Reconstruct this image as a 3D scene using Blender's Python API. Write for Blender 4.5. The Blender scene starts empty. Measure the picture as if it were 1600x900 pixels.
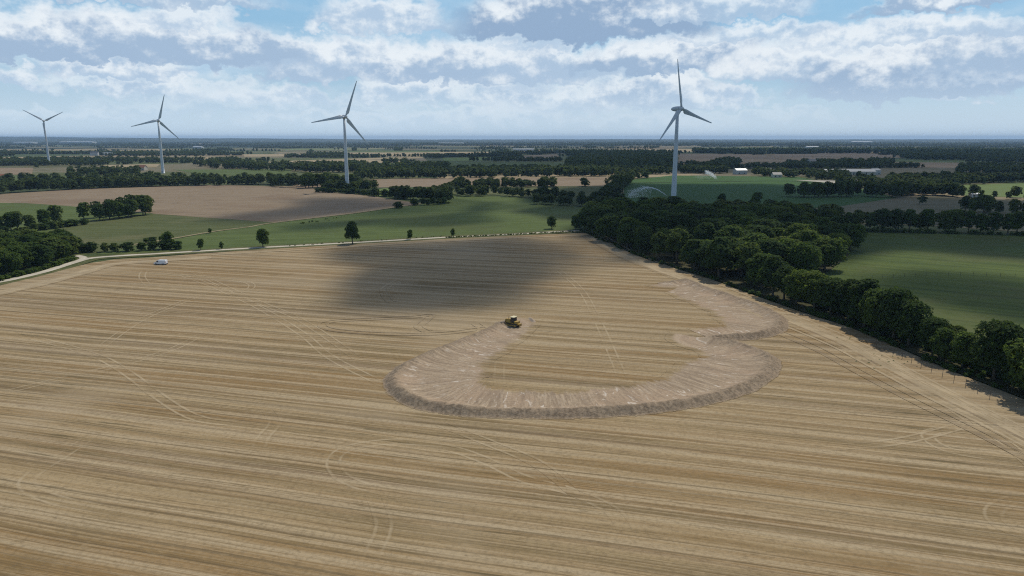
import bpy, bmesh, math, random
import numpy as np
from mathutils import Vector, Matrix, noise as mnoise

random.seed(11)
rng = np.random.default_rng(11)
PI = math.pi
R = math.radians
scene = bpy.context.scene
COL = scene.collection

# ------------------------------------------------------------------ camera
F = 1120.0                      # focal length in pixels of a 1600 wide frame
CAM_H = 52.0
PITCH = math.atan((450 - 216.5) / F)
cp, sp = math.cos(PITCH), math.sin(PITCH)


def ray(px, py):
    x = (px - 800) / F
    z = -(py - 450) / F
    return Vector((x, cp + z * sp, -sp + z * cp))


def P(px, py):
    """ground point seen at a photo position"""
    d = ray(px, py)
    t = CAM_H / -d.z
    return (d.x * t, d.y * t)


def px_per_m(y):
    return F / y


cam_d = bpy.data.cameras.new('camera')
cam_d.sensor_width = 36
cam_d.lens = 36 * F / 1600
cam_d.clip_start = 0.5
cam_d.clip_end = 200000
cam = bpy.data.objects.new('camera', cam_d)
cam.location = (0, 0, CAM_H)
cam.rotation_euler = (PI / 2 - PITCH, 0, 0)
COL.objects.link(cam)
scene.camera = cam

SUN_EL, SUN_AZ = R(54), R(34)   # azimuth to the right of the viewing direction
SUN = Vector((math.sin(SUN_AZ) * math.cos(SUN_EL), math.cos(SUN_AZ) * math.cos(SUN_EL), math.sin(SUN_EL)))


# ------------------------------------------------------------------ node helpers
class NT:
    def __init__(self, tree):
        self.t = tree

    def new(self, kind, **kw):
        n = self.t.nodes.new(kind)
        for k, v in kw.items():
            setattr(n, k, v)
        return n

    def put(self, sock, v):
        if v is None:
            return
        if isinstance(v, bpy.types.NodeSocket):
            self.t.links.new(v, sock)
        elif isinstance(v, (tuple, list)):
            if sock.type == 'RGBA' and len(v) == 3:
                v = (*v, 1)
            sock.default_value = v
        else:
            sock.default_value = v

    def m(self, op, a, b=None, c=None, clamp=False):
        n = self.new('ShaderNodeMath', operation=op, use_clamp=clamp)
        self.put(n.inputs[0], a); self.put(n.inputs[1], b)
        if c is not None:
            self.put(n.inputs[2], c)
        return n.outputs[0]

    def vdot(self, v, d):
        n = self.new('ShaderNodeVectorMath', operation='DOT_PRODUCT')
        self.put(n.inputs[0], v); self.put(n.inputs[1], d)
        return n.outputs['Value']

    def xyz(self, x, y, z=0.0):
        n = self.new('ShaderNodeCombineXYZ')
        self.put(n.inputs[0], x); self.put(n.inputs[1], y); self.put(n.inputs[2], z)
        return n.outputs[0]

    def noise(self, vec, scale=1.0, detail=3.0, rough=0.55, dims='2D', color=False, dist=0.0):
        n = self.new('ShaderNodeTexNoise', noise_dimensions=dims)
        self.put(n.inputs['Vector'], vec)
        self.put(n.inputs['Scale'], scale); self.put(n.inputs['Detail'], detail)
        self.put(n.inputs['Roughness'], rough); self.put(n.inputs['Distortion'], dist)
        return n.outputs['Color' if color else 'Fac']

    def ss(self, v, lo, hi, a=0.0, b=1.0):
        n = self.new('ShaderNodeMapRange', interpolation_type='SMOOTHSTEP')
        self.put(n.inputs['Value'], v)
        self.put(n.inputs['From Min'], lo); self.put(n.inputs['From Max'], hi)
        self.put(n.inputs['To Min'], a); self.put(n.inputs['To Max'], b)
        return n.outputs[0]

    def lin(self, v, lo, hi, a=0.0, b=1.0):
        n = self.new('ShaderNodeMapRange', interpolation_type='LINEAR')
        self.put(n.inputs['Value'], v)
        self.put(n.inputs['From Min'], lo); self.put(n.inputs['From Max'], hi)
        self.put(n.inputs['To Min'], a); self.put(n.inputs['To Max'], b)
        return n.outputs[0]

    def mix(self, f, a, b, mode='MIX'):
        n = self.new('ShaderNodeMix', data_type='RGBA', blend_type=mode)
        self.put(n.inputs[0], f); self.put(n.inputs[6], a); self.put(n.inputs[7], b)
        return n.outputs[2]

    def ramp(self, f, stops, interp='LINEAR'):
        n = self.new('ShaderNodeValToRGB')
        cr = n.color_ramp
        cr.interpolation = interp
        while len(cr.elements) < len(stops):
            cr.elements.new(0.5)
        for e, (p, c) in zip(cr.elements, stops):
            e.position = p
            e.color = (*c, 1) if len(c) == 3 else c
        self.put(n.inputs[0], f)
        return n.outputs[0]

    def pos(self):
        return self.new('ShaderNodeNewGeometry').outputs['Position']

    def attr(self, name):
        return self.new('ShaderNodeAttribute', attribute_name=name).outputs['Fac']

    def bump(self, h, strength=0.5, dist=0.1):
        n = self.new('ShaderNodeBump')
        self.put(n.inputs['Strength'], strength); self.put(n.inputs['Distance'], dist)
        self.put(n.inputs['Height'], h)
        return n.outputs[0]


def material(name):
    m = bpy.data.materials.new(name)
    m.use_nodes = True
    m.node_tree.nodes.clear()
    t = NT(m.node_tree)
    out = t.new('ShaderNodeOutputMaterial')
    return m, t, out


def finish(t, out, color, rough=0.9, normal=None, spec=0.2, metal=0.0, alpha=None):
    b = t.new('ShaderNodeBsdfPrincipled')
    t.put(b.inputs['Base Color'], color)
    t.put(b.inputs['Roughness'], rough)
    t.put(b.inputs['Specular IOR Level'], spec)
    t.put(b.inputs['Metallic'], metal)
    if normal is not None:
        t.put(b.inputs['Normal'], normal)
    if alpha is not None:
        t.put(b.inputs['Alpha'], alpha)
    t.t.links.new(b.outputs[0], out.inputs['Surface'])
    return b


def plain(name, col, rough=0.5, metal=0.0, spec=0.4, dirt=0.15, dscale=1.5):
    m, t, out = material(name)
    tc = t.new('ShaderNodeTexCoord').outputs['Object']
    n = t.noise(tc, dscale, 5, 0.6, '3D')
    c = t.mix(t.ss(n, 0.4, 0.75, 0, dirt), col, tuple(x * 0.45 + 0.02 for x in col))
    finish(t, out, c, rough, None, spec, metal)
    return m


# ------------------------------------------------------------------ mesh helpers
def link(name, me, mat=None, parent=None):
    o = bpy.data.objects.new(name, me)
    if mat is not None:
        me.materials.clear()
        me.materials.append(mat)
    COL.objects.link(o)
    if parent is not None:
        o.parent = parent
    return o


def np_mesh(name, verts, faces, smooth=False):
    """verts (n,3) array, faces list of equal length index rows"""
    verts = np.asarray(verts, dtype=np.float32)
    faces = np.asarray(faces, dtype=np.int32)
    me = bpy.data.meshes.new(name)
    k = faces.shape[1]
    me.vertices.add(len(verts)); me.vertices.foreach_set('co', verts.ravel())
    me.loops.add(faces.size); me.loops.foreach_set('vertex_index', faces.ravel())
    me.polygons.add(len(faces))
    me.polygons.foreach_set('loop_start', np.arange(0, faces.size, k, dtype=np.int32))
    me.polygons.foreach_set('loop_total', np.full(len(faces), k, dtype=np.int32))
    if smooth:
        me.polygons.foreach_set('use_smooth', np.ones(len(faces), dtype=bool))
    me.update(calc_edges=True)
    me.validate()
    return me


def bm_mesh(name, bm, smooth=False):
    me = bpy.data.meshes.new(name)
    bmesh.ops.recalc_face_normals(bm, faces=bm.faces)
    bm.to_mesh(me); bm.free()
    if smooth:
        for p in me.polygons:
            p.use_smooth = True
    return me


def tag(o, label=None, cat=None, group=None, kind=None):
    if label: o['label'] = label
    if cat: o['category'] = cat
    if group: o['group'] = group
    if kind: o['kind'] = kind
    return o


def thing(name, label, cat, loc=(0, 0, 0), rz=0.0, group=None):
    o = bpy.data.objects.new(name, None)
    o.empty_display_size = 0.5
    COL.objects.link(o)
    o.location = loc
    o.rotation_euler = (0, 0, rz)
    return tag(o, label, cat, group)


def box(bm, x0, x1, y0, y1, z0, z1, bev=0.0):
    vs = [bm.verts.new((x, y, z)) for z in (z0, z1) for y in (y0, y1) for x in (x0, x1)]
    fs = []
    for f in ((0, 1, 3, 2), (4, 6, 7, 5), (0, 4, 5, 1), (2, 3, 7, 6), (0, 2, 6, 4), (1, 5, 7, 3)):
        fs.append(bm.faces.new([vs[i] for i in f]))
    if bev > 0:
        es = list({e for f in fs for e in f.edges})
        bmesh.ops.bevel(bm, geom=es, offset=bev, segments=2, affect='EDGES', profile=0.6)


def prism(bm, pts, y0, y1):
    """extrude an xz outline along y"""
    a = [bm.verts.new((x, y0, z)) for x, z in pts]
    b = [bm.verts.new((x, y1, z)) for x, z in pts]
    n = len(pts)
    bm.faces.new(a); bm.faces.new(list(reversed(b)))
    for i in range(n):
        bm.faces.new((a[i], b[i], b[(i + 1) % n], a[(i + 1) % n]))


def tube(bm, pts, radii, seg=10, cap=True):
    pts = [Vector(p) for p in pts]
    if not hasattr(radii, '__len__'):
        radii = [radii] * len(pts)
    rings = []
    for i, p in enumerate(pts):
        d = (pts[min(i + 1, len(pts) - 1)] - pts[max(i - 1, 0)]).normalized()
        a = Vector((0, 0, 1)) if abs(d.z) < 0.9 else Vector((1, 0, 0))
        u = d.cross(a).normalized(); v = d.cross(u)
        rings.append([bm.verts.new(p + (u * math.cos(2 * PI * k / seg) + v * math.sin(2 * PI * k / seg)) * radii[i]) for k in range(seg)])
    for r0, r1 in zip(rings, rings[1:]):
        for k in range(seg):
            bm.faces.new((r0[k], r0[(k + 1) % seg], r1[(k + 1) % seg], r1[k]))
    if cap:
        bm.faces.new(rings[0]); bm.faces.new(list(reversed(rings[-1])))


def disc_y(bm, cx, cz, r, y0, y1, seg=24):
    prism(bm, [(cx + r * math.cos(2 * PI * k / seg), cz + r * math.sin(2 * PI * k / seg)) for k in range(seg)], y0, y1)


def smooth_poly(pts, step=1.0, closed=False):
    """Catmull-Rom through points, resampled at a step"""
    pts = [np.array(p, float) for p in pts]
    n = len(pts)
    out = []
    rngi = range(n if closed else n - 1)
    for i in rngi:
        if closed:
            p0, p1, p2, p3 = pts[i - 1], pts[i], pts[(i + 1) % n], pts[(i + 2) % n]
        else:
            p0, p1, p2, p3 = pts[max(i - 1, 0)], pts[i], pts[i + 1], pts[min(i + 2, n - 1)]
        k = max(2, int(np.linalg.norm(p2 - p1) / step))
        for j in range(k):
            t = j / k
            out.append(0.5 * ((2 * p1) + (-p0 + p2) * t + (2 * p0 - 5 * p1 + 4 * p2 - p3) * t * t + (-p0 + 3 * p1 - 3 * p2 + p3) * t ** 3))
    if not closed:
        out.append(pts[-1])
    return np.array(out)


def in_poly(x, y, poly):
    x = np.asarray(x); y = np.asarray(y)
    inside = np.zeros(x.shape, bool)
    n = len(poly)
    j = n - 1
    for i in range(n):
        xi, yi = poly[i]; xj, yj = poly[j]
        c = ((yi > y) != (yj > y)) & (x < (xj - xi) * (y - yi) / (yj - yi + 1e-12) + xi)
        inside ^= c
        j = i
    return inside


def poly_dist(x, y, poly, closed=True):
    d = np.full(np.shape(x), 1e9)
    n = len(poly)
    for i in range(n if closed else n - 1):
        ax, ay = poly[i]; bx, by = poly[(i + 1) % n]
        dx, dy = bx - ax, by - ay
        t = np.clip(((x - ax) * dx + (y - ay) * dy) / (dx * dx + dy * dy + 1e-12), 0, 1)
        d = np.minimum(d, np.hypot(x - ax - t * dx, y - ay - t * dy))
    return d


def vnoise(x, y, scale, seed=0, octv=3):
    """tileable-free value noise in numpy"""
    x = np.asarray(x, float) / scale; y = np.asarray(y, float) / scale
    tot = np.zeros(x.shape); amp = 1.0; s = 0.0
    for o in range(octv):
        xi = np.floor(x).astype(np.int64); yi = np.floor(y).astype(np.int64)
        xf = x - xi; yf = y - yi
        u = xf * xf * (3 - 2 * xf); v = yf * yf * (3 - 2 * yf)

        def h(a, b):
            n = (a * 374761393 + b * 668265263 + (seed + o * 17) * 982451653) & 0xffffffff
            n = ((n ^ (n >> 13)) * 1274126177) & 0xffffffff
            n = n ^ (n >> 16)
            return (n & 0xffff) / 65535.0
        val = (h(xi, yi) * (1 - u) + h(xi + 1, yi) * u) * (1 - v) + (h(xi, yi + 1) * (1 - u) + h(xi + 1, yi + 1) * u) * v
        tot += val * amp; s += amp; amp *= 0.5
        x = x * 2.03 + 11.3; y = y * 2.03 + 5.7
    return tot / s


# ------------------------------------------------------------------ ground materials
ROW_D = Vector((-0.966, 0.259, 0))
ROW_N = Vector((0.259, 0.966, 0))


def stubble(t):
    """colour and height of the straw stubble, rows along ROW_D"""
    p = t.pos()
    s = t.vdot(p, ROW_D)
    n0 = t.vdot(p, ROW_N)
    warp = t.noise(p, 0.010, 2, 0.5)
    n = t.m('ADD', n0, t.m('MULTIPLY', warp, 2.5))

    def an(a, b, det=4, rg=0.6, off=0.0):
        return t.noise(t.xyz(t.m('MULTIPLY', s, a), t.m('MULTIPLY_ADD', n, b, off)), 1.0, det, rg)
    broad = an(1 / 260, 1 / 11.0, 4, 0.65)
    hue = an(1 / 120, 1 / 15.0, 3, 0.6, 60)
    swath = an(1 / 210, 1 / 1.9, 4, 0.68, 40)
    fine = an(1 / 55, 1 / 0.42, 4, 0.68, 90)
    tuft = an(1 / 3.2, 1 / 0.9, 5, 0.72, 300)
    patch = t.noise(p, 0.020, 5, 0.62)
    speck = t.noise(p, 1.4, 5, 0.75)
    period = t.m('ADD', t.m('MULTIPLY', n, 2 * PI / 6.4), t.m('MULTIPLY', an(1 / 300, 1 / 14.0, 2, 0.5, 11), 9.0))
    lines = t.m('SINE', period)
    straw = (0.352, 0.261, 0.146)
    tan = (0.250, 0.172, 0.088)
    ochre = (0.228, 0.141, 0.058)
    grey = (0.205, 0.156, 0.108)
    olive = (0.150, 0.106, 0.045)
    c = t.mix(t.ss(swath, 0.34, 0.66), tan, straw)
    c = t.mix(t.m('MULTIPLY', t.ss(hue, 0.47, 0.62), 0.90), c, ochre)
    c = t.mix(t.m('MULTIPLY', t.ss(broad, 0.48, 0.34), 0.55), c, grey)
    c = t.mix(t.m('MULTIPLY', t.ss(patch, 0.50, 0.70), t.ss(swath, 0.60, 0.42, 0, 0.65)), c, olive)
    c = t.mix(t.m('MULTIPLY', t.ss(lines, 0.45, 0.98), t.ss(fine, 0.3, 0.6, 0.25, 0.75)), c, (0.385, 0.305, 0.195))
    c = t.mix(t.m('MULTIPLY', t.ss(lines, -0.25, -0.95), t.ss(broad, 0.62, 0.38, 0.12, 0.65)), c, olive)
    c = t.mix(t.ss(fine, 0.44, 0.66, 0.0, 0.40), c, (0.375, 0.295, 0.190))
    c = t.mix(t.ss(fine, 0.47, 0.30, 0.0, 0.55), c, (0.125, 0.088, 0.048))
    thin = an(1 / 420, 1 / 0.95, 2, 0.6, 500)
    c = t.mix(t.ss(thin, 0.58, 0.70, 0.0, 0.70), c, (0.395, 0.305, 0.190))
    thin2 = an(1 / 360, 1 / 1.3, 2, 0.6, 900)
    c = t.mix(t.ss(thin2, 0.58, 0.70, 0.0, 0.60), c, (0.118, 0.086, 0.046))
    c = t.mix(t.ss(tuft, 0.52, 0.76, 0.0, 0.42), c, (0.345, 0.260, 0.155))
    c = t.mix(t.ss(tuft, 0.46, 0.26, 0.0, 0.50), c, (0.125, 0.088, 0.045))
    # darker broken weed lines
    weed = t.m('MULTIPLY', t.ss(an(1 / 30, 1 / 1.2, 5, 0.72, 700), 0.57, 0.68), t.ss(t.noise(p, 0.030, 3, 0.6), 0.48, 0.62))
    c = t.mix(t.m('MULTIPLY', weed, 0.75), c, (0.085, 0.066, 0.030))
    c = t.mix(t.ss(speck, 0.42, 0.68, 0.0, 0.34), c, (0.12, 0.088, 0.05))
    c = t.mix(t.ss(t.noise(p, 0.013, 4, 0.6), 0.52, 0.7, 0, 0.30), c, (0.36, 0.285, 0.19))
    h = t.m('ADD', t.m('MULTIPLY', fine, 0.6), t.m('MULTIPLY', tuft, 0.6))
    return c, h


m_stubble, t, out = material('straw_stubble')
c, h = stubble(t)
finish(t, out, c, 0.95, t.bump(h, 0.35, 0.25), 0.1)


def soil(t):
    """bare soil pushed by the blade; attributes along / across follow the ridge"""
    al = t.attr('along'); ac = t.attr('across'); p = t.pos()
    streak = t.noise(t.xyz(t.m('MULTIPLY', al, 1 / 0.8), t.m('MULTIPLY', ac, 1 / 6.5)), 1.0, 5, 0.65, dist=0.4)
    pale = t.noise(t.xyz(t.m('MULTIPLY', al, 1 / 1.3), t.m('MULTIPLY_ADD', ac, 1 / 4.0, 50)), 1.0, 4, 0.55, dist=0.8)
    push = t.noise(t.xyz(t.m('MULTIPLY', al, 1 / 3.4), t.m('MULTIPLY', ac, 1 / 30)), 1.0, 2, 0.5)
    clod = t.noise(p, 1.5, 6, 0.72, '3D')
    big = t.noise(p, 0.09, 4, 0.6)
    c = t.mix(t.ss(streak, 0.3, 0.72), (0.256, 0.190, 0.129), (0.402, 0.313, 0.218))
    c = t.mix(t.ss(big, 0.42, 0.66, 0, 0.55), c, (0.365, 0.262, 0.178))
    c = t.mix(t.ss(push, 0.45, 0.3, 0, 0.35), c, (0.19, 0.14, 0.10))
    inner = t.ss(ac, -0.5, -2.2)
    c = t.mix(t.m('MULTIPLY', t.m('MULTIPLY', t.ss(pale, 0.60, 0.72), inner), t.ss(big, 0.36, 0.5, 0.25, 0.9)), c, (0.56, 0.49, 0.41))
    c = t.mix(t.ss(clod, 0.45, 0.68, 0, 0.5), c, (0.15, 0.110, 0.078))
    # heaped topsoil of the ridge: darker clods, plus shade painted into its outer side
    heap = t.m('MULTIPLY', t.ss(ac, -1.6, 0.5), t.ss(t.noise(p, 0.5, 4, 0.6, '3D'), 0.2, 0.7, 0.6, 1.0))
    c = t.mix(t.m('MULTIPLY', heap, 0.78), c, t.mix(t.ss(clod, 0.35, 0.62), (0.292, 0.224, 0.155), (0.130, 0.098, 0.066)))
    hh = t.m('ADD', t.m('MULTIPLY', clod, 0.8), t.m('MULTIPLY', streak, 0.7))
    return c, hh


m_soil, t, out = material('scraped_soil')
c1, h1 = stubble(t)
c2, h2 = soil(t)
k = t.attr('scrape')
edge = t.noise(t.xyz(t.m('MULTIPLY', t.attr('along'), 1 / 1.2), t.m('MULTIPLY', t.attr('across'), 1 / 5)), 1.0, 4, 0.6)
k = t.ss(t.m('ADD', k, t.m('MULTIPLY_ADD', edge, 1.0, -0.5)), 0.30, 0.72)
finish(t, out, t.mix(k, c1, c2), 0.95, t.bump(t.m('ADD', t.m('MULTIPLY', h1, 0.5), h2), 0.55, 0.35), 0.1)


def field_mat(name, a, b, ang, width=3.0, length=120, c3=None, mott=0.02):
    """crop or pasture with drilling lines at an angle"""
    m, t, out = material(name)
    p = t.pos()
    d = Vector((math.cos(ang), math.sin(ang), 0)); n = Vector((-d.y, d.x, 0))
    s_, n_ = t.vdot(p, d), t.vdot(p, n)
    l1 = t.noise(t.xyz(t.m('MULTIPLY', s_, 1 / length), t.m('MULTIPLY', n_, 1 / width)), 1.0, 4, 0.6)
    l2 = t.noise(t.xyz(t.m('MULTIPLY', s_, 1 / 30), t.m('MULTIPLY', n_, 1 / (width * .35))), 1.0, 3, 0.6)
    q = t.noise(p, mott, 5, 0.62)
    sp_ = t.noise(p, 0.7, 4, 0.7)
    tram = t.ss(t.m('SINE', t.m('MULTIPLY', t.m('ADD', n_, t.m('MULTIPLY', q, 3.0)), 2 * PI / 15.0)), 0.90, 0.99, 0, 0.4)
    c = t.mix(t.ss(l1, 0.32, 0.68), a, b)
    c = t.mix(t.ss(l2, 0.45, 0.7, 0, 0.35), c, b)
    if c3 is not None:
        c = t.mix(t.ss(q, 0.50, 0.68, 0, 0.8), c, c3)
    c = t.mix(t.ss(sp_, 0.45, 0.75, 0, 0.35), c, tuple(v * 0.55 for v in a))
    c = t.mix(tram, c, tuple(v * 0.6 for v in a))
    c = t.mix(t.ss(t.noise(p, 0.055, 5, 0.7), 0.46, 0.72, 0, 0.45), c, tuple(v * 0.72 for v in a))
    finish(t, out, c, 0.95, None, 0.1)
    return m


GREEN = field_mat('green_crop', (0.070, 0.098, 0.027), (0.096, 0.124, 0.037), R(12), 4, 150, (0.076, 0.090, 0.030), 0.012)
OLIVE = field_mat('olive_pasture', (0.074, 0.088, 0.030), (0.098, 0.108, 0.042), R(170), 4, 80, (0.125, 0.120, 0.055), 0.02)
MEADOW = field_mat('meadow_grass', (0.056, 0.082, 0.020), (0.088, 0.116, 0.028), R(-32), 5, 120, (0.085, 0.096, 0.034), 0.02)
MAIZE = field_mat('irrigated_maize', (0.038, 0.088, 0.022), (0.054, 0.110, 0.028), R(3), 4, 150, (0.044, 0.086, 0.024), 0.008)
BRIGHT = field_mat('bright_grass', (0.100, 0.150, 0.040), (0.135, 0.175, 0.055), R(5), 6, 100, (0.12, 0.15, 0.05), 0.01)
TAN = field_mat('harvested_grain', (0.200, 0.150, 0.100), (0.250, 0.190, 0.128), R(8), 4, 160, (0.185, 0.130, 0.085), 0.012)
PALE = field_mat('pale_stubble', (0.26, 0.205, 0.125), (0.34, 0.27, 0.165), R(-5), 5, 140, (0.24, 0.19, 0.11), 0.009)
GREYTAN = field_mat('dry_pasture', (0.130, 0.115, 0.070), (0.175, 0.150, 0.092), R(-6), 5, 120, (0.11, 0.105, 0.055), 0.012)
GRAVEL = field_mat('pale_gravel', (0.36, 0.33, 0.28), (0.46, 0.42, 0.36), R(0), 3, 20, (0.32, 0.28, 0.22), 0.05)
VERGE = field_mat('verge_grass', (0.060, 0.072, 0.024), (0.110, 0.110, 0.042), R(8), 1, 12, (0.14, 0.12, 0.055), 0.06)
LITTER = field_mat('leaf_litter', (0.040, 0.042, 0.018), (0.070, 0.064, 0.028), R(20), 2, 8, (0.085, 0.072, 0.036), 0.07)

# the countryside sheet: patchwork of meadows, stubble and woods
m, t, out = material('countryside')
p = t.pos()
wob = t.noise(p, 0.003, 3, 0.5, color=True)
vm = t.new('ShaderNodeVectorMath', operation='MULTIPLY_ADD')
t.put(vm.inputs[0], wob); vm.inputs[1].default_value = (120, 120, 0); t.put(vm.inputs[2], p)
rot = t.new('ShaderNodeMapping'); rot.inputs['Rotation'].default_value = (0, 0, 0.4)
rot.inputs['Scale'].default_value = (1 / 420, 1 / 300, 1)
t.put(rot.inputs['Vector'], vm.outputs[0])
vo = t.new('ShaderNodeTexVoronoi', voronoi_dimensions='2D'); vo.inputs['Scale'].default_value = 1.0
t.put(vo.inputs['Vector'], rot.outputs[0])
rnd = t.new('ShaderNodeSeparateColor'); t.put(rnd.inputs[0], vo.outputs['Color'])
c = t.ramp(rnd.outputs[0], [(0, (0.040, 0.055, 0.022)), (0.26, (0.058, 0.080, 0.028)), (0.48, (0.085, 0.100, 0.038)), (0.64, (0.100, 0.096, 0.045)),
                            (0.70, (0.20, 0.150, 0.090)), (0.90, (0.26, 0.205, 0.125))], 'CONSTANT')
c = t.mix(t.ss(t.noise(p, 0.02, 4, 0.6), 0.35, 0.7, 0, 0.5), c, (0.040, 0.050, 0.020))
far = t.new('ShaderNodeVectorMath', operation='LENGTH'); t.put(far.inputs[0], p)
woods = t.noise(p, 0.0011, 5, 0.62)
wmask = t.m('MULTIPLY', t.ss(woods, 0.44, 0.50), t.ss(far.outputs['Value'], 2500, 5500))
c = t.mix(wmask, c, (0.022, 0.032, 0.014))
finish(t, out, c, 0.95, None, 0.1)
m_country = m

# ------------------------------------------------------------------ ground sheets
rad = [0, 150, 400, 900, 1800, 3500, 6000, 9000, 13000, 18000, 24000, 30000]
SEG = 96
vs = [(0, 0, 0)]
fs = []
for r in rad[1:]:
    for k2 in range(SEG):
        a = 2 * PI * k2 / SEG
        x, y = r * math.sin(a), r * math.cos(a)
        z = -0.25
        vs.append((x, y, z))
vs[0] = (0, 0, -0.25)
bm = bmesh.new()
bv = [bm.verts.new(v) for v in vs]
for k2 in range(SEG):
    bm.faces.new((bv[0], bv[1 + (k2 + 1) % SEG], bv[1 + k2]))
for i in range(len(rad) - 2):
    a0, b0 = 1 + i * SEG, 1 + (i + 1) * SEG
    for k2 in range(SEG):
        bm.faces.new((bv[a0 + k2], bv[a0 + (k2 + 1) % SEG], bv[b0 + (k2 + 1) % SEG], bv[b0 + k2]))
tag(link('ground', bm_mesh('ground', bm), m_country), kind='structure')


def sheet(name, pts, mat, z, px=True, smooth=True, sub=None):
    q = [P(*a) for a in pts] if px else pts
    if smooth:
        # keep corners but round the run between them a little
        q = [tuple(v) for v in q]
    bm = bmesh.new()
    f = bm.faces.new([bm.verts.new((x, y, z)) for x, y in q])
    bmesh.ops.triangulate(bm, faces=[f])
    me = bm_mesh(name, bm)
    # sheets face up
    if len(me.polygons) and me.polygons[0].normal.z < 0:
        me.flip_normals()
    return tag(link(name, me, mat), kind='structure')


# main stubble field
MAIN = [(-260, 560), (-40, 452), (0, 446), (60, 432), (140, 411), (180, 405), (240, 402), (300, 397), (420, 389), (560, 381), (700, 373), (830, 367), (915, 364),
        (965, 388), (1030, 412), (1110, 436), (1180, 462), (1250, 487), (1330, 512), (1400, 542), (1480, 577), (1600, 624), (1760, 700), (2000, 860)]
mp = [P(*a) for a in MAIN] + [(130, 40), (130, -60), (-160, -60), (-200, 60)]
sheet('stubble_field', mp, m_stubble, 0.0, px=False)

Z = -0.17
fields = [
    ('harvested_field', TAN, [(-60, 316), (0, 303), (130, 295), (330, 289), (480, 291), (500, 298), (580, 306), (660, 318), (560, 332), (430, 347), (245, 334), (100, 321), (40, 317)]),
    ('pasture', OLIVE, [(20, 384), (60, 366), (130, 345), (240, 334), (330, 340), (428, 347), (330, 362), (200, 386), (120, 400), (40, 405)]),
    ('pasture', GREEN, [(-120, 330), (-60, 316), (40, 317), (100, 321), (240, 333), (130, 345), (60, 366), (-60, 372)]),
    ('green_crop_field', GREEN, [(150, 397), (205, 386), (330, 363), (430, 348), (560, 333), (660, 319), (700, 306), (800, 307), (930, 327), (920, 358), (830, 364), (700, 369), (550, 378), (300, 392)]),
    ('harvested_field', TAN, [(450, 284), (620, 279), (960, 276.5), (945, 290), (700, 291), (575, 293), (460, 292)]),
    ('meadow', BRIGHT, [(560, 301), (600, 294), (700, 292), (690, 303), (640, 308), (570, 305)]),
    ('maize_field', MAIZE, [(975, 282), (1050, 274), (1245, 276), (1330, 291), (1440, 318), (1230, 326), (1050, 332), (975, 318)]),
    ('meadow', OLIVE, [(700, 296), (960, 291), (960, 312), (800, 306), (705, 303)]),
    ('grass_field', BRIGHT, [(1455, 290), (1640, 285), (1700, 312), (1500, 305)]),
    ('dry_pasture', GREYTAN, [(1300, 324), (1400, 309), (1450, 306), (1640, 316), (1760, 350), (1600, 362), (1450, 352), (1330, 350)]),
    ('meadow', MEADOW, [(1250, 400), (1320, 362), (1600, 366), (2000, 374), (2600, 700), (1760, 700), (1600, 615), (1480, 570), (1400, 535), (1330, 500), (1270, 470)]),
    ('harvested_field', PALE, [(400, 253), (600, 246), (660, 245), (668, 251), (560, 256), (430, 258)]),
    ('green_crop_field', GREEN, [(560, 258), (670, 252), (900, 254), (860, 266), (620, 268)]),
    ('harvested_field', TAN, [(815, 243), (870, 241), (875, 246), (812, 249)]),
    ('harvested_field', TAN, [(1062, 240), (1165, 241), (1290, 251), (1190, 262), (1058, 258)]),
    ('harvested_field', TAN, [(1205, 241), (1330, 240), (1410, 243), (1370, 252), (1212, 251)]),
    ('dry_pasture', GREYTAN, [(1330, 263), (1490, 262), (1520, 275), (1400, 283), (1350, 280)]),
    ('harvested_field', TAN, [(1370, 253), (1600, 255), (1640, 266), (1460, 262), (1360, 260)]),
    ('grass_field', GREEN, [(945, 250), (1010, 247), (1015, 255), (950, 258)]),
    ('harvested_field', TAN, [(-60, 262), (52, 262), (50, 272), (-60, 275)]),
    ('green_crop_field', GREEN, [(270, 265), (460, 264), (440, 276), (320, 273)]),
    ('harvested_field', PALE, [(160, 258), (250, 256), (245, 261), (165, 264)]),
    ('harvested_field', PALE, [(-40, 246), (50, 245), (45, 249), (-40, 251)]),
    ('harvested_field', PALE, [(300, 247), (330, 245), (335, 250), (302, 251)]),
    ('harvested_field', PALE, [(380, 241), (480, 240), (478, 244), (382, 245)]),
    ('harvested_field', PALE, [(965, 234), (1080, 233), (1085, 237), (966, 237)]),
    ('green_crop_field', BRIGHT, [(690, 247), (780, 245), (790, 250), (695, 252)]),
    ('gravel_yard', GRAVEL, [(1240, 281), (1310, 282), (1330, 281), (1392, 281), (1386, 289), (1340, 288), (1300, 286)]),
]
for i, (nm, mt, pts) in enumerate(fields):
    sheet(nm, pts, mt, Z + i * 0.005)

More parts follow.
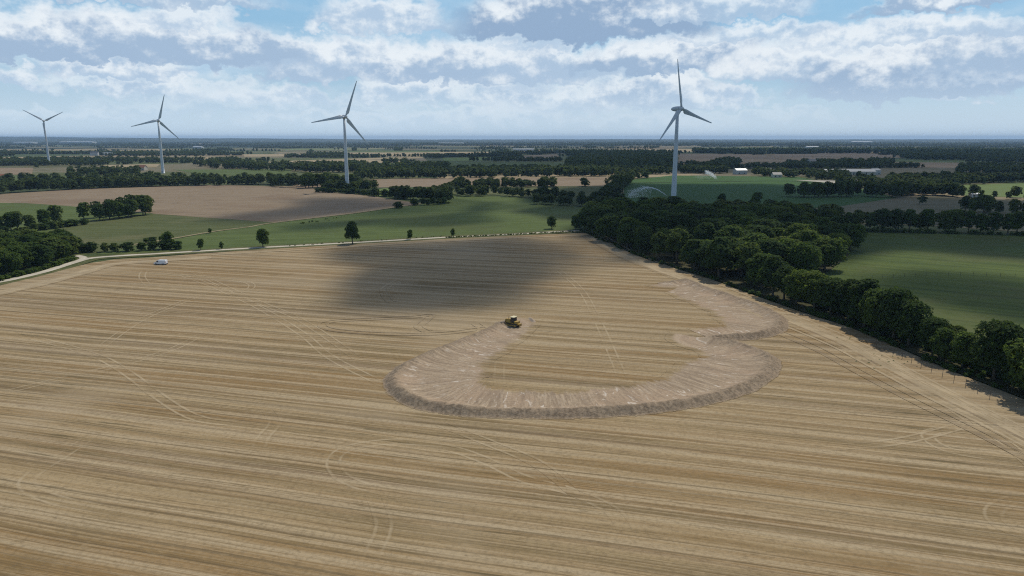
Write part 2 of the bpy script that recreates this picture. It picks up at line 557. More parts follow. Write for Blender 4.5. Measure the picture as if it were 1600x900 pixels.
rf = random.Random(5)
extra = []
for k in range(48):
    yy = 900 * math.exp(rf.uniform(0, 1.95)); xx = rf.uniform(-0.85, 0.85) * yy
    if any(in_poly(np.array([xx]), np.array([yy]), [P(*a_) for a_ in pts])[0] for _, _, pts in fields): continue
    w_, d_ = rf.uniform(90, 300) * (1 + yy / 5000), rf.uniform(40, 120) * (1 + yy / 4500)
    an_ = rf.uniform(-.35, .35)
    q = []
    for (u_, v_) in ((-1, -1), (0.1, -1.15), (1, -.9), (1.1, .8), (.2, 1), (-.95, 1.05)):
        u2, v2 = u_ * w_ * rf.uniform(.8, 1.15), v_ * d_ * rf.uniform(.8, 1.15)
        q.append((xx + u2 * math.cos(an_) - v2 * math.sin(an_), yy + u2 * math.sin(an_) + v2 * math.cos(an_)))
    nm_, mt_ = rf.choice([('harvested_field', PALE), ('harvested_field', TAN), ('meadow', OLIVE), ('dry_pasture', GREYTAN), ('meadow', OLIVE), ('meadow', BRIGHT), ('green_crop_field', GREEN), ('dry_pasture', GREYTAN)])
    sheet(nm_, q, mt_, -0.235 + 0.0005 * k, px=False)
    extra.append(q)

# ground under the wood and the hedge
sheet('woodland_floor', [(900, 362), (915, 359), (925, 335), (1000, 328), (1240, 330), (1330, 360), (1325, 400), (1275, 440), (1340, 470), (1400, 505), (1480, 540), (1600, 590), (1760, 660), (1760, 695),
                         (1600, 622), (1480, 575), (1400, 540), (1330, 510), (1250, 485), (1180, 460), (1110, 434), (1030, 410), (965, 386)], LITTER, -0.02)


# ---- ribbons: tracks, verge, headland -------------------------------------------------
def ribbon_mesh(name, pts, w, z, step=1.2, wfun=None):
    q = smooth_poly(pts, step)
    d = np.gradient(q, axis=0)
    d /= np.linalg.norm(d, axis=1)[:, None] + 1e-9
    nrm = np.stack([-d[:, 1], d[:, 0]], 1)
    s = np.concatenate([[0], np.cumsum(np.linalg.norm(np.diff(q, axis=0), axis=1))])
    cols = 5
    V = []; UV = []
    for i in range(len(q)):
        ww = w if wfun is None else wfun(s[i] / s[-1])
        for j in range(cols):
            k_ = -1 + 2 * j / (cols - 1)
            V.append((q[i, 0] + nrm[i, 0] * k_ * ww / 2, q[i, 1] + nrm[i, 1] * k_ * ww / 2, z + 0.003 * s[i] / s[-1]))
            UV.append((s[i], k_, s[-1]))
    Fc = []
    for i in range(len(q) - 1):
        for j in range(cols - 1):
            a = i * cols + j
            Fc.append((a, a + cols, a + cols + 1, a + 1))
    return np.array(V), np.array(Fc), np.array(UV)


def ribbons(name, items, mat):
    Vs, Fs, As = [], [], []
    off = 0
    for k_, it in enumerate(items):
        pts, w, z = it[:3]
        V, Fc, A = ribbon_mesh(name, pts, w, z, *(it[3:] if len(it) > 3 else ()))
        Vs.append(V); Fs.append(Fc + off); As.append(A); off += len(V)
    V = np.concatenate(Vs); Fc = np.concatenate(Fs); A = np.concatenate(As)
    me = np_mesh(name, V, Fc)
    if len(me.polygons) and me.polygons[0].normal.z < 0:
        me.flip_normals()
    for nm, col in (('along', 0), ('across', 1), ('length', 2)):
        at = me.attributes.new(nm, 'FLOAT', 'POINT')
        at.data.foreach_set('value', A[:, col].astype(np.float32))
    return tag(link(name, me, mat), kind='structure')


def ribbon_mat(name, c1, c2, cover, soft=0.5, fade=True, wander=True, base=None):
    """worn strip blended into the surface it lies on"""
    m, t, out = material(name)
    p = t.pos(); al = t.attr('along'); ac = t.attr('across')
    n1 = t.noise(p, 0.9, 5, 0.65)
    n2 = t.noise(t.xyz(t.m('MULTIPLY', al, 1 / 9), t.m('MULTIPLY', ac, 1.6)), 1.0, 4, 0.6)
    c = t.mix(t.ss(n2, 0.35, 0.68), c1, c2)
    c = t.mix(t.ss(n1, 0.5, 0.75, 0, 0.4), c, tuple(v * 0.55 for v in c1))
    if base is not None:
        e = t.ss(t.m('ADD', t.m('ABSOLUTE', ac), t.m('MULTIPLY_ADD', n1, 0.8, -0.4)), 1.0 - soft, 1.0, 1.0, 0.0)
        a = t.m('MULTIPLY', e, cover)
        if wander:
            a = t.m('MULTIPLY', a, t.ss(t.noise(p, 0.08, 4, 0.65), 0.36, 0.60, 0.08, 1.0))
        if fade:
            ends = t.m('MULTIPLY', t.ss(al, 0, 16), t.ss(t.m('SUBTRACT', t.attr('length'), al), 0, 16))
            a = t.m('MULTIPLY', a, ends)
        c = t.mix(a, stubble(t)[0] if base == 'stubble' else base, c)
    finish(t, out, c, 0.95, None, 0.1)
    return m


m_track = ribbon_mat('flattened_straw', (0.37, 0.30, 0.20), (0.47, 0.375, 0.245), 0.62, 0.95, base='stubble')
m_rut = ribbon_mat('dark_rut', (0.155, 0.122, 0.092), (0.22, 0.17, 0.12), 0.5, 0.7, base='stubble')
m_road = ribbon_mat('gravel_track', (0.40, 0.355, 0.285), (0.52, 0.47, 0.385), 1.0, 0.25, fade=False, wander=False)
m_verge = ribbon_mat('track_verge', (0.060, 0.072, 0.024), (0.115, 0.112, 0.045), 1.0, 0.35, fade=False, wander=False)
m_head = ribbon_mat('pale_headland', (0.30, 0.236, 0.150), (0.41, 0.325, 0.21), 0.8, 0.7, fade=False, wander=False, base='stubble')


def wobble(pts):
    return [P(*a) for a in pts]


def pair(pts, w=0.55, gap=2.1, z=0.012):
    q = smooth_poly(wobble(pts), 2.0)
    d = np.gradient(q, axis=0); d /= np.linalg.norm(d, axis=1)[:, None] + 1e-9
    n = np.stack([-d[:, 1], d[:, 0]], 1)
    return [(q + n * gap / 2, w, z), (q - n * gap / 2, w, z + 0.0005)]


items = []
tracks = [
    [(150, 672), (130, 690), (90, 716), (50, 742), (42, 757), (62, 772), (110, 786), (200, 800)],
    [(760, 705), (690, 694), (610, 690), (545, 700), (522, 717), (528, 738), (560, 757), (640, 772), (760, 782)],
    [(620, 692), (700, 700), (760, 720), (820, 748), (900, 770), (960, 800), (980, 830)],
    [(1620, 690), (1540, 676), (1470, 672), (1450, 682), (1480, 702), (1560, 716), (1640, 722)],
    [(1640, 776), (1580, 782), (1552, 800), (1570, 824), (1630, 845)],
    [(-60, 630), (60, 600), (180, 572), (270, 545), (322, 518)],
    [(228, 420), (222, 432), (232, 446)],
    [(270, 425), (330, 446), (400, 478), (470, 520), (520, 560), (620, 610)],
    [(932, 496), (945, 525), (958, 555), (972, 588)],
    [(782, 562), (780, 585), (782, 604)],
    [(640, 430), (606, 447), (600, 458), (612, 474)],
    [(585, 770), (600, 820), (580, 870), (570, 910)],
    [(400, 715), (410, 685), (430, 660), (420, 640)],
    [(20, 520), (160, 560), (300, 650), (420, 655)],
    [(880, 740), (900, 770), (940, 780)],
    [(1280, 700), (1400, 690), (1500, 665), (1560, 640)],
    [(150, 548), (220, 500), (290, 470), (340, 452)],
    [(300, 424), (400, 470), (470, 500), (560, 560)],
    [(690, 662), (760, 690), (840, 724), (900, 770)],
    [(860, 412), (905, 450), (930, 492)],
    [(1500, 632), (1545, 672), (1620, 716)],
    [(1430, 596), (1500, 646), (1570, 690), (1640, 752)],
    [(230, 422), (300, 432), (380, 440), (392, 450), (360, 462)],
]
for k_, q in enumerate(tracks):
    items += pair(q, w=0.75, z=0.004 + 0.0009 * k_)
ribbons('wheel_tracks', items, m_track)
loops = [
    [(760, 512), (700, 520), (640, 522), (570, 520), (520, 515), (505, 508), (520, 502), (590, 498), (650, 495), (672, 492), (665, 500), (655, 510), (668, 518)],
    [(745, 506), (755, 514), (752, 522)],
    [(600, 452), (603, 462), (612, 472)],
]
items = []
for k_, q in enumerate(loops):
    items += pair(q, 0.9, 2.4, 0.077 + 0.003 * k_)
ribbons('churned_tracks', items, m_rut)

# headland along the hedge
hl = [(925, 370), (975, 398), (1030, 421), (1110, 450), (1190, 482), (1260, 510), (1330, 540), (1400, 578), (1480, 620), (1600, 680), (1720, 745)]
hp = [P(*a) for a in hl]
ribbons('headland', [(hp, 9.0, 0.050, 2.0), ([P(a - 6, b - 6) for a, b in hl], 1.0, 0.053), ([P(a - 30, b + 1) for a, b in hl[4:]], 1.1, 0.056),
                     ([P(a + 16, b - 4) for a, b in hl], 0.9, 0.059)], m_head)
ribbons('headland_ruts', [([P(a - 18, b - 2) for a, b in hl], 0.8, 0.062), ([P(a - 58, b + 6) for a, b in hl[5:]], 1.4, 0.065), ([P(a - 50, b + 2) for a, b in hl[5:]], 0.7, 0.068)], m_rut)
# pale worn corner by the track and the field edges
ribbons('worn_corner', [([P(-20, 462), P(60, 444), P(120, 428), P(170, 414), P(240, 408), P(330, 402)], 9.0, 0.071, 2.0),
                        ([P(330, 398), P(420, 393), P(560, 385), P(700, 377), P(830, 371), P(905, 368)], 4.0, 0.074, 2.0)], m_head)
# gravel farm track with its grass verge
road = [(-80, 462), (-30, 446), (20, 436), (70, 424), (115, 410), (140, 403.5), (180, 400), (240, 396.5), (300, 393), (420, 386), (560, 378.5), (640, 374), (700, 370.5), (800, 366), (870, 362), (905, 360.5)]
rp = [P(*a) for a in road]
ribbons('track_verge', [(rp, 13.0, -0.012, 2.0)], m_verge)
ribbons('farm_track', [(rp, 3.8, 0.004, 2.0), ([P(115, 410), P(130, 404), P(128, 401), P(118, 399)], 3.0, 0.008, 2.0)], m_road)
ribbons('field_boundary', [([P(a, b) for a, b in [(180, 386), (260, 374), (330, 362), (390, 354), (430, 347.5), (560, 332), (640, 320)]], 2.4, -0.03, 3.0)], ribbon_mat('dry_strip', (0.20, 0.165, 0.09), (0.30, 0.25, 0.15), 1.0))
# dark green lane across the maize
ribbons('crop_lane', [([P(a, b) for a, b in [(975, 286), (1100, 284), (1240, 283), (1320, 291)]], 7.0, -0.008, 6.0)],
        ribbon_mat('dark_lane', (0.020, 0.035, 0.012), (0.035, 0.05, 0.018), 0.9))

# ------------------------------------------------------------------ the bulldozed berm
CREST_PX = [(789, 506), (762, 521), (705, 543), (660, 562), (629, 581), (618, 598), (628, 614), (655, 629), (700, 639), (760, 644.5), (830, 646), (900, 645.5), (980, 641.5), (1060, 632),
            (1120, 619.5), (1168, 602), (1194, 583), (1202, 569), (1190, 555), (1160, 543), (1132, 535), (1112, 531),
            (1140, 528), (1180, 525), (1206, 518), (1215, 509), (1212, 497), (1188, 482), (1148, 468), (1100, 452), (1072, 441), (1040, 443)]
WIN_PX = [7, 8, 12, 15, 18, 20, 19, 17, 14, 12, 11, 10.5, 11, 12, 13, 15, 16, 16, 14, 12, 10, 8,
          9, 11, 13, 14, 15, 15, 14, 13, 12, 6]
craw = [P(*a) for a in CREST_PX]
i_c = 21
seg1 = smooth_poly(craw[:i_c + 1], 0.8); seg2 = smooth_poly(craw[i_c:], 0.8)
crest = np.concatenate([seg1, seg2[1:]])
cs = np.concatenate([[0], np.cumsum(np.linalg.norm(np.diff(crest, axis=0), axis=1))])
key_s = [cs[np.argmin(np.hypot(crest[:, 0] - x, crest[:, 1] - y))] for x, y in craw]
win = np.interp(cs, key_s, WIN_PX)
res = 0.34
gx = np.arange(crest[:, 0].min() - 6, crest[:, 0].max() + 6, res)
gy = np.arange(crest[:, 1].min() - 6, crest[:, 1].max() + 8, res)
X, Y = np.meshgrid(gx, gy)
X = X + (vnoise(X, Y, 3, 5) - .5) * .6; Y = Y + (vnoise(X, Y, 3, 6) - .5) * .6
shp = X.shape
xf, yf = X.ravel(), Y.ravel()
best = np.full(xf.shape, 1e9); side = np.zeros(xf.shape); par = np.zeros(xf.shape)
segd = np.diff(crest, axis=0)
for i in range(len(segd)):
    ax, ay = crest[i]; dx, dy = segd[i]
    L2 = dx * dx + dy * dy + 1e-12
    tt = np.clip(((xf - ax) * dx + (yf - ay) * dy) / L2, 0, 1)
    ex, ey = xf - ax - tt * dx, yf - ay - tt * dy
    dd = np.hypot(ex, ey)
    sd = np.sign(dx * ey - dy * ex)          # + is left of travel = inside
    upd = dd < best - 1e-6
    best = np.where(upd, dd, best); side = np.where(upd, sd, side); par = np.where(upd, cs[i] + tt * math.sqrt(L2), par)
D = np.where(side > 0, -best, best)
w_in = np.interp(par, cs, win) * (0.85 + 0.3 * vnoise(par, par * 0, 6, 3))
endt = np.clip((cs[-1] - par) / 8, 0, 1); startt = np.clip((par + 3) / 6, 0.0, 1)
Hc = (1.12 + 0.55 * (vnoise(par, par * 0, 4.0, 9) - .5)) * (0.25 + 0.75 * endt) * startt
Hc *= np.where(par > key_s[i_c], 1.05, 1.0)
Wo = 2.7 + 1.1 * (vnoise(par, par * 0 + 9, 2.6, 12) - .5)
outer = np.clip(1 - D / Wo, 0, 1)
h_out = Hc * (outer * outer * (3 - 2 * outer)) ** 0.8
Wi = 4.2 + 1.6 * (vnoise(par, par * 0 + 4, 3.0, 14) - .5)
inn = np.clip(1 + D / Wi, 0, 1)
h_in = Hc * inn ** 1.5
hgt = np.where(D > 0, h_out, h_in)
mask = np.where(D > 0, np.clip((Wo + 0.5 - D) / 0.7, 0, 1), np.clip((w_in + 3.5 + D) / 5.0, 0, 1))
ridge = (vnoise(par * 1.0, D * 0.12, 1.3, 21, 2) - .5) * 0.28 * np.clip(hgt / 0.6, 0.12, 1) * mask
clod = (vnoise(xf, yf, 0.9, 31, 3) - .5) * 0.34 * np.clip(hgt / 0.8, 0.12, 1)
Zb = np.maximum(hgt + (ridge + clod), 0.0) * 1.0 + 0.045
idx = np.arange(xf.size).reshape(shp)
quad = np.stack([idx[:-1, :-1], idx[:-1, 1:], idx[1:, 1:], idx[1:, :-1]], -1).reshape(-1, 4)
keepv = (D > -(w_in + 4.5)) & (D < Wo + 0.6) & (mask > 0.0)
quad = quad[keepv[quad].all(1)]
hq = hgt[quad].max(1)


def berm_part(name, sel):
    q = quad[sel]
    used, inv = np.unique(q, return_inverse=True)
    me = np_mesh(name, np.stack([xf[used], yf[used], Zb[used]], 1), inv.reshape(-1, 4), smooth=True)
    for nm, arr in (('along', par), ('across', D), ('scrape', mask)):
        at = me.attributes.new(nm, 'FLOAT', 'POINT')
        at.data.foreach_set('value', arr[used].astype(np.float32))
    return link(name, me, m_soil)


tag(berm_part('scraped_ground', hq < 0.16), kind='structure')
tag(berm_part('earth_berm', hq >= 0.16), 'long curving ridge of bulldozed brown soil heaped on the stubble field', 'earth berm')
# short spoil ridge with a pale face at the end of the blade cut
bm = bmesh.new()
a, b = Vector((*P(828, 497), 0)), Vector((*P(835, 504), 0))
dv = (b - a); nv = Vector((dv.y, -dv.x, 0)).normalized()
prev = None
for i in range(15):
    f = i / 14
    c_ = a + dv * f
    hh = 0.55 * math.sin(PI * min(1, max(0.04, f))) ** 0.5 * (0.8 + 0.4 * random.random())
    prof = [(-0.7, 0.01), (-0.3, hh * .55), (0.0, hh), (0.22, hh * .8), (0.5, hh * .25), (0.7, 0.01)]
    row = [bm.verts.new(c_ + nv * u + Vector((0, 0, z_ + 0.04 * random.random()))) for u, z_ in prof]
    if prev:
        for j in range(len(prof) - 1):
            bm.faces.new((prev[j], prev[j + 1], row[j + 1], row[j]))
    prev = row
tag(link('spoil_ridge', bm_mesh('spoil_ridge', bm, True), plain('pale_spoil', (0.33, 0.26, 0.195), 0.95, 0, 0.1, 0.5, 1.2)),
    'short low pale heap of soil lying behind the yellow bulldozer', 'spoil heap')


# ------------------------------------------------------------------ trees
def leaf_material(name, a, b, transl=0.25):
    m, t, out = material(name)
    p = t.pos()
    oi = t.new('ShaderNodeObjectInfo').outputs['Random']
    n = t.noise(p, 0.45, 3, 0.6, '3D')
    n2 = t.noise(p, 0.035, 3, 0.6, '3D')
    fac = t.m('ADD', t.m('MULTIPLY', t.ss(n, 0.3, 0.7), 0.45), t.m('MULTIPLY', oi, 0.55), clamp=True)
    c = t.mix(fac, a, b)
    c = t.mix(t.ss(n2, 0.45, 0.7, 0, 0.4), c, (b[0] * 1.25, b[1] * 1.05, b[2] * 0.9))
    d = t.new('ShaderNodeBsdfPrincipled')
    t.put(d.inputs['Base Color'], c); d.inputs['Roughness'].default_value = 0.8
    d.inputs['Specular IOR Level'].default_value = 0.06
    tr = t.new('ShaderNodeBsdfTranslucent'); t.put(tr.inputs['Color'], t.mix(1.0, c, (1.9, 1.75, 1.3, 1), 'MULTIPLY'))
    mx = t.new('ShaderNodeMixShader'); mx.inputs[0].default_value = transl
    t.t.links.new(d.outputs[0], mx.inputs[1]); t.t.links.new(tr.outputs[0], mx.inputs[2])
    t.t.links.new(mx.outputs[0], out.inputs['Surface'])
    return m


LEAF = leaf_material('oak_leaves', (0.042, 0.074, 0.016), (0.078, 0.120, 0.026), 0.42)
LEAF_DARK = leaf_material('dark_leaves', (0.027, 0.050, 0.014), (0.046, 0.078, 0.020), 0.38)
LEAF_PALE = leaf_material('pale_leaves', (0.055, 0.086, 0.020), (0.092, 0.124, 0.032), 0.42)
LEAF_FAR = leaf_material('distant_leaves', (0.032, 0.055, 0.016), (0.066, 0.094, 0.028), 0.36)
m, t, out = material('bark')
n = t.noise(t.new('ShaderNodeTexCoord').outputs['Object'], 4, 5, 0.7, '3D')
finish(t, out, t.mix(n, (0.05, 0.038, 0.026), (0.14, 0.115, 0.085)), 0.95, t.bump(n, 0.6, 0.05), 0.1)
BARK = m


def crown_quads(r, nleaf, size, low=0.22, wide=0.36, lobes=12, shape='round'):
    """unit-height tree crown: leaf-clump quads over several lobes (height 1)"""
    V = []
    L = []
    for i in range(lobes):
        f = (i + 0.5) / lobes
        z = low + 0.10 + (0.84 - low) * f
        if shape == 'round':
            rr = wide * math.sin(PI * min(0.96, max(0.10, (z - low * .6) / (1.02 - low * .6)))) ** 0.75
        else:
            rr = wide * (1.1 - 0.85 * f)
        a = i * 2.399 + r.uniform(-0.5, 0.5)
        off = rr * r.uniform(0.35, 0.72) * (0.25 if i == lobes - 1 else 1)
        sz = r.uniform(0.13, 0.21) * (wide / 0.36)
        L.append((off * math.cos(a), off * math.sin(a), min(z, 0.86), sz, sz * r.uniform(0.7, 0.95)))
    L.append((0, 0, low + 0.34, wide * 0.55, 0.25))
    wts = np.array([l[3] ** 2 for l in L]); wts /= wts.sum()
    C = np.array(L)
    which = r.choice(len(L), nleaf, p=wts)
    d = r.normal(size=(nleaf, 3)); d /= np.linalg.norm(d, axis=1)[:, None]
    d[:, 2] = np.where(d[:, 2] < -0.55, -d[:, 2], d[:, 2])
    rad_ = r.uniform(0.55, 1.06, nleaf) ** 0.6
    c = C[which]
    bumpy = 1 + 0.22 * np.sin(d[:, 0] * 9 + which) * np.sin(d[:, 1] * 8 + which * 2) * np.cos(d[:, 2] * 7)
    pts = np.stack([c[:, 0] + d[:, 0] * c[:, 3] * rad_ * bumpy, c[:, 1] + d[:, 1] * c[:, 3] * rad_ * bumpy, c[:, 2] + d[:, 2] * c[:, 4] * rad_ * bumpy], 1)
    keep = pts[:, 2] > low * 0.55
    pts = pts[keep]; d = d[keep]
    pts[:, 2] = np.minimum(pts[:, 2], 1.0 + r.uniform(-.02, .01, len(pts)))
    cd = pts - np.array([0, 0, low + 0.30]); cd /= np.linalg.norm(cd, axis=1)[:, None] + 1e-6
    nrm = d * 0.6 + cd * 0.55 + r.normal(size=d.shape) * 0.50 + np.array([0, 0, 0.2])
    nrm /= np.linalg.norm(nrm, axis=1)[:, None]
    up = np.where(np.abs(nrm[:, 2:3]) < 0.9, np.array([[0, 0, 1.0]]), np.array([[1.0, 0, 0]]))
    u = np.cross(nrm, up); u /= np.linalg.norm(u, axis=1)[:, None]
    v = np.cross(nrm, u)
    ang = r.uniform(0, 2 * PI, len(pts))[:, None]
    u, v = u * np.cos(ang) + v * np.sin(ang), -u * np.sin(ang) + v * np.cos(ang)
    s = size * r.uniform(0.6, 1.35, len(pts))[:, None]
    j = r.uniform(0.55, 1.0, (4, len(pts), 1))
    bend = nrm * s * 0.25
    q = np.stack([pts - u * s * j[0] - v * s * j[1] * .7, pts + u * s * j[1] - v * s * j[2] * .7 - bend, pts + u * s * j[2] + v * s * j[3] * .7, pts - u * s * j[3] + v * s * j[0] * .7 - bend], 1)
    return q.reshape(-1, 3), np.arange(len(pts) * 4).reshape(-1, 4)


def trunk_bm(r, th=0.55, rad0=0.028, limbs=5):
    bm = bmesh.new()
    lean = r.uniform(-0.03, 0.03, 2)
    pts = [(lean[0] * f, lean[1] * f, th * f - 0.01) for f in (0, 0.12, 0.35, 0.65, 1.0)]
    tube(bm, pts, [rad0 * 1.5, rad0, rad0 * 0.85, rad0 * 0.6, rad0 * 0.2], 8)
    for i in range(limbs):
        a = i * 2.4 + r.uniform(-.4, .4); z0 = th * r.uniform(0.4, 0.8)
        ln = r.uniform(0.16, 0.27)
        d = Vector((math.cos(a), math.sin(a), r.uniform(0.5, 1.1))).normalized()
        p0 = Vector((lean[0] * z0 / th, lean[1] * z0 / th, z0))
        tube(bm, [p0, p0 + d * ln * .5, p0 + d * ln + Vector((0, 0, 0.02))], [rad0 * .5, rad0 * .34, rad0 * .1], 6)
    return bm


def proto(seed, nleaf, size, leaf=None, **kw):
    r = np.random.default_rng(seed)
    q, f = crown_quads(r, nleaf, size, **kw)
    crown = np_mesh('tree_crown', q, f); crown.materials.append(leaf or LEAF)
    tr = bm_mesh('tree_trunk', trunk_bm(r), True); tr.materials.append(BARK)
    return crown, tr


NEAR = [proto(101, 4200, 0.031, wide=0.40, low=0.14, lobes=13), proto(102, 3800, 0.031, LEAF_DARK, wide=0.37, low=0.18, lobes=12), proto(103, 4600, 0.031, wide=0.47, low=0.12, lobes=15),
        proto(104, 3400, 0.031, LEAF_PALE, wide=0.33, low=0.20, lobes=11), proto(105, 4000, 0.031, wide=0.43, low=0.08, lobes=13), proto(106, 4000, 0.031, LEAF_DARK, wide=0.44, low=0.12, lobes=12)]
MID = [proto(201, 1500, 0.047, wide=0.40, low=0.08, lobes=11), proto(202, 1400, 0.047, LEAF_DARK, wide=0.47, low=0.10, lobes=12), proto(203, 1200, 0.047, wide=0.34, low=0.14, lobes=9),
       proto(204, 1500, 0.047, LEAF_PALE, wide=0.43, low=0.08, lobes=11)]
BUSH = [proto(301, 900, 0.070, wide=0.46, low=0.0, lobes=9), proto(302, 900, 0.070, LEAF_DARK, wide=0.52, low=0.0, lobes=10), proto(303, 800, 0.070, LEAF_PALE, wide=0.42, low=0.02, lobes=8)]


def joined(crown, trunk, name):
    leaf = crown.materials[0]
    nv = len(crown.vertices)
    bm = bmesh.new(); bm.from_mesh(crown)
    for f in bm.faces: f.material_index = 0
    n0 = len(bm.faces)
    bm.from_mesh(trunk)
    bm.faces.ensure_lookup_table()
    for f in bm.faces[n0:]: f.material_index = 1
    me = bpy.data.meshes.new(name); bm.to_mesh(me); bm.free()
    me.materials.append(leaf); me.materials.append(BARK)
    return me


MIDJ = [joined(c_, t_, 'tree') for c_, t_ in MID]
BUSHJ = [c_ for c_, t_ in BUSH]

ORD = ('first second third fourth fifth sixth seventh eighth ninth tenth eleventh twelfth thirteenth fourteenth fifteenth sixteenth seventeenth eighteenth nineteenth twentieth').split()
ORD += ['twenty-' + o for o in ORD[:9]] + ['thirtieth'] + ['thirty-' + o for o in ORD[:9]] + ['fortieth'] + ['forty-' + o for o in ORD[:9]]
trees = []      # dicts


def row(pts, spacing, hmin, hmax, what, end, jit=1.5, depth=1, aspect=1.0, group=None, px=True, density=1.0):
    """trees along a line of ground points; 'end' names the end they are counted from"""
    q = smooth_poly([P(*a) for a in pts] if px else pts, 1.0)
    s = np.concatenate([[0], np.cumsum(np.linalg.norm(np.diff(q, axis=0), axis=1))])
    d = random.random() * spacing * .5
    k = 0
    while d < s[-1]:
        x = np.interp(d, s, q[:, 0]); y = np.interp(d, s, q[:, 1])
        for rr in range(depth):
            if random.random() < density:
                h_ = random.uniform(hmin, hmax)
                lab = None
                if depth == 1 and end:
                    lab = (what, end)
                trees.append(dict(x=x + random.uniform(-jit, jit), y=y + rr * spacing * .9 + random.uniform(-jit, jit), h=h_, w=random.uniform(0.85, 1.2) * aspect,
                                  lab=lab, shared=f'dark green tree in {what}', group=group or f'trees in {what}'))
        d += spacing * random.uniform(0.7, 1.3)


def fill(poly, spacing, hmin, hmax, what, aspect=1.0, px=True):
    q = [P(*a) for a in poly] if px else poly
    xs = [a[0] for a in q]; ys = [a[1] for a in q]
    got = []
    n = int((max(xs) - min(xs)) * (max(ys) - min(ys)) / spacing ** 2 * 6) + 30
    for _ in range(n):
        x, y = random.uniform(min(xs), max(xs)), random.uniform(min(ys), max(ys))
        if not in_poly(np.array([x]), np.array([y]), q)[0]: continue
        if any((x - a) ** 2 + (y - b) ** 2 < (spacing * .78) ** 2 for a, b in got): continue
        got.append((x, y))
        trees.append(dict(x=x, y=y, h=random.uniform(hmin, hmax), w=random.uniform(0.9, 1.25) * aspect, lab=None,
                          shared=f'dark leafy tree in {what}', group=f'trees in {what}'))


def lone(px, py, h, w, label, shared=None):
    x, y = P(px, py)
    trees.append(dict(x=x, y=y, h=h, w=w, lab=None, label=label, shared=label, group=None, force=True))


# the hedge beside the fence, nearest trees
row([(1690, 652), (1600, 612), (1540, 588), (1480, 566), (1430, 545), (1385, 528), (1330, 503), (1285, 487), (1240, 474), (1195, 456)], 6.6, 6.5, 14.5,
    'the hedge beside the wire fence', 'near', 1.0, 1, 1.05)
row([(1690, 640), (1560, 580), (1460, 545), (1370, 512), (1300, 484), (1240, 462)], 11, 5.0, 8.5, 'the back of the fence hedge', None, 1.2, 1, 1.25)
# the wood
fill([(912, 360), (965, 384), (1030, 408), (1110, 432), (1190, 452), (1262, 440), (1290, 425), (1300, 410), (1225, 375), (1150, 352), (1050, 346), (960, 345), (925, 350)], 10.8, 10.0, 16.5, 'the wood beside the stubble field', 1.15)
fill([(1150, 350), (1225, 372), (1310, 405), (1330, 392), (1290, 366), (1230, 350)], 8.5, 11, 14.5, 'the tall clump behind the wood', 1.0)
fill([(1010, 344), (1140, 349), (1230, 348), (1330, 356), (1320, 347), (1200, 338), (1100, 336), (1010, 337)], 10, 9, 12, 'the rear edge of the wood', 1.1)
row([(898, 359), (914, 357)], 5, 8, 10, 'the gap between farm track and wood', None, 0.8)
# hedgerow across the far side of the meadow
row([(1300, 359), (1380, 360), (1480, 362), (1600, 366), (1720, 369)], 6.5, 9.5, 13.5, 'the hedgerow behind the meadow', 'wood', 1.5)
row([(1335, 346), (1420, 348), (1500, 351)], 10, 6, 9, 'the thin row behind the meadow hedgerow', None, 2)
# right-hand middle distance
row([(1233, 307), (1270, 308), (1340, 307)], 9, 10, 14, 'the copse in the maize field', None, 2, 2, 1.1)
row([(1345, 306), (1400, 309), (1420, 305), (1480, 306), (1500, 309)], 9, 10, 13, 'the copse beside the gravel yard', None, 3, 2, 1.1)
row([(1440, 319), (1442, 320)], 9, 7, 8, 'the dry pasture', None, .5)
row([(1505, 329), (1530, 333), (1545, 330)], 9, 10, 13, 'the dry pasture hedge', None, 1)
row([(1555, 334), (1600, 336), (1650, 338)], 8, 8, 11, 'the dry pasture hedge', None, 1)
row([(1500, 307), (1560, 310), (1640, 314)], 9, 5, 8, 'the hedge below the bright grass field', None, 1)
row([(1400, 285), (1480, 283), (1560, 285), (1640, 286)], 9, 8, 13, 'the row behind the bright grass field', None, 3, 2)
# left clump by the farm track
fill([(-130, 465), (-20, 436), (40, 423), (95, 408), (122, 396), (100, 388), (40, 384), (-20, 386), (-120, 400)], 6.0, 6.5, 10.0, 'the thicket beside the bend of the farm track', 1.15)
row([(125, 394), (150, 393), (200, 391.5), (260, 389.5), (285, 388.5)], 4.5, 3.2, 5.0, 'the low hedge above the farm track', None, 0.8, 1, 1.4)
row([(258, 388), (270, 388)], 4, 7.5, 8.5, 'the end of the low hedge above the farm track', None, 0.8, 1, 1.2)
row([(225, 379), (250, 376)], 3.5, 2.0, 2.6, 'the scrub strip in the pasture', None, 0.5, 1, 1.7)
# left field trees
row([(132, 345), (160, 344), (190, 341), (215, 337), (238, 334)], 6.5, 10.5, 14.5, 'the dark copse by the pasture', 'west', 1.5, 1, 1.05)
row([(150, 340), (190, 336), (232, 330)], 8, 11, 14, 'the back of the dark copse at the pasture corner', None, 1.5)
row([(-20, 362), (10, 360), (48, 357), (75, 353)], 6.0, 8, 12, 'the tree row left of the pasture', 'west', 1.5)
row([(83, 351), (105, 349)], 8, 11, 14, 'the tree pair beside the pasture copse', None, .6)
row([(-20, 366), (40, 362), (120, 352), (135, 349)], 4, 2.5, 4.5, 'the undergrowth row beside the pasture', None, .8, 1, 1.6)
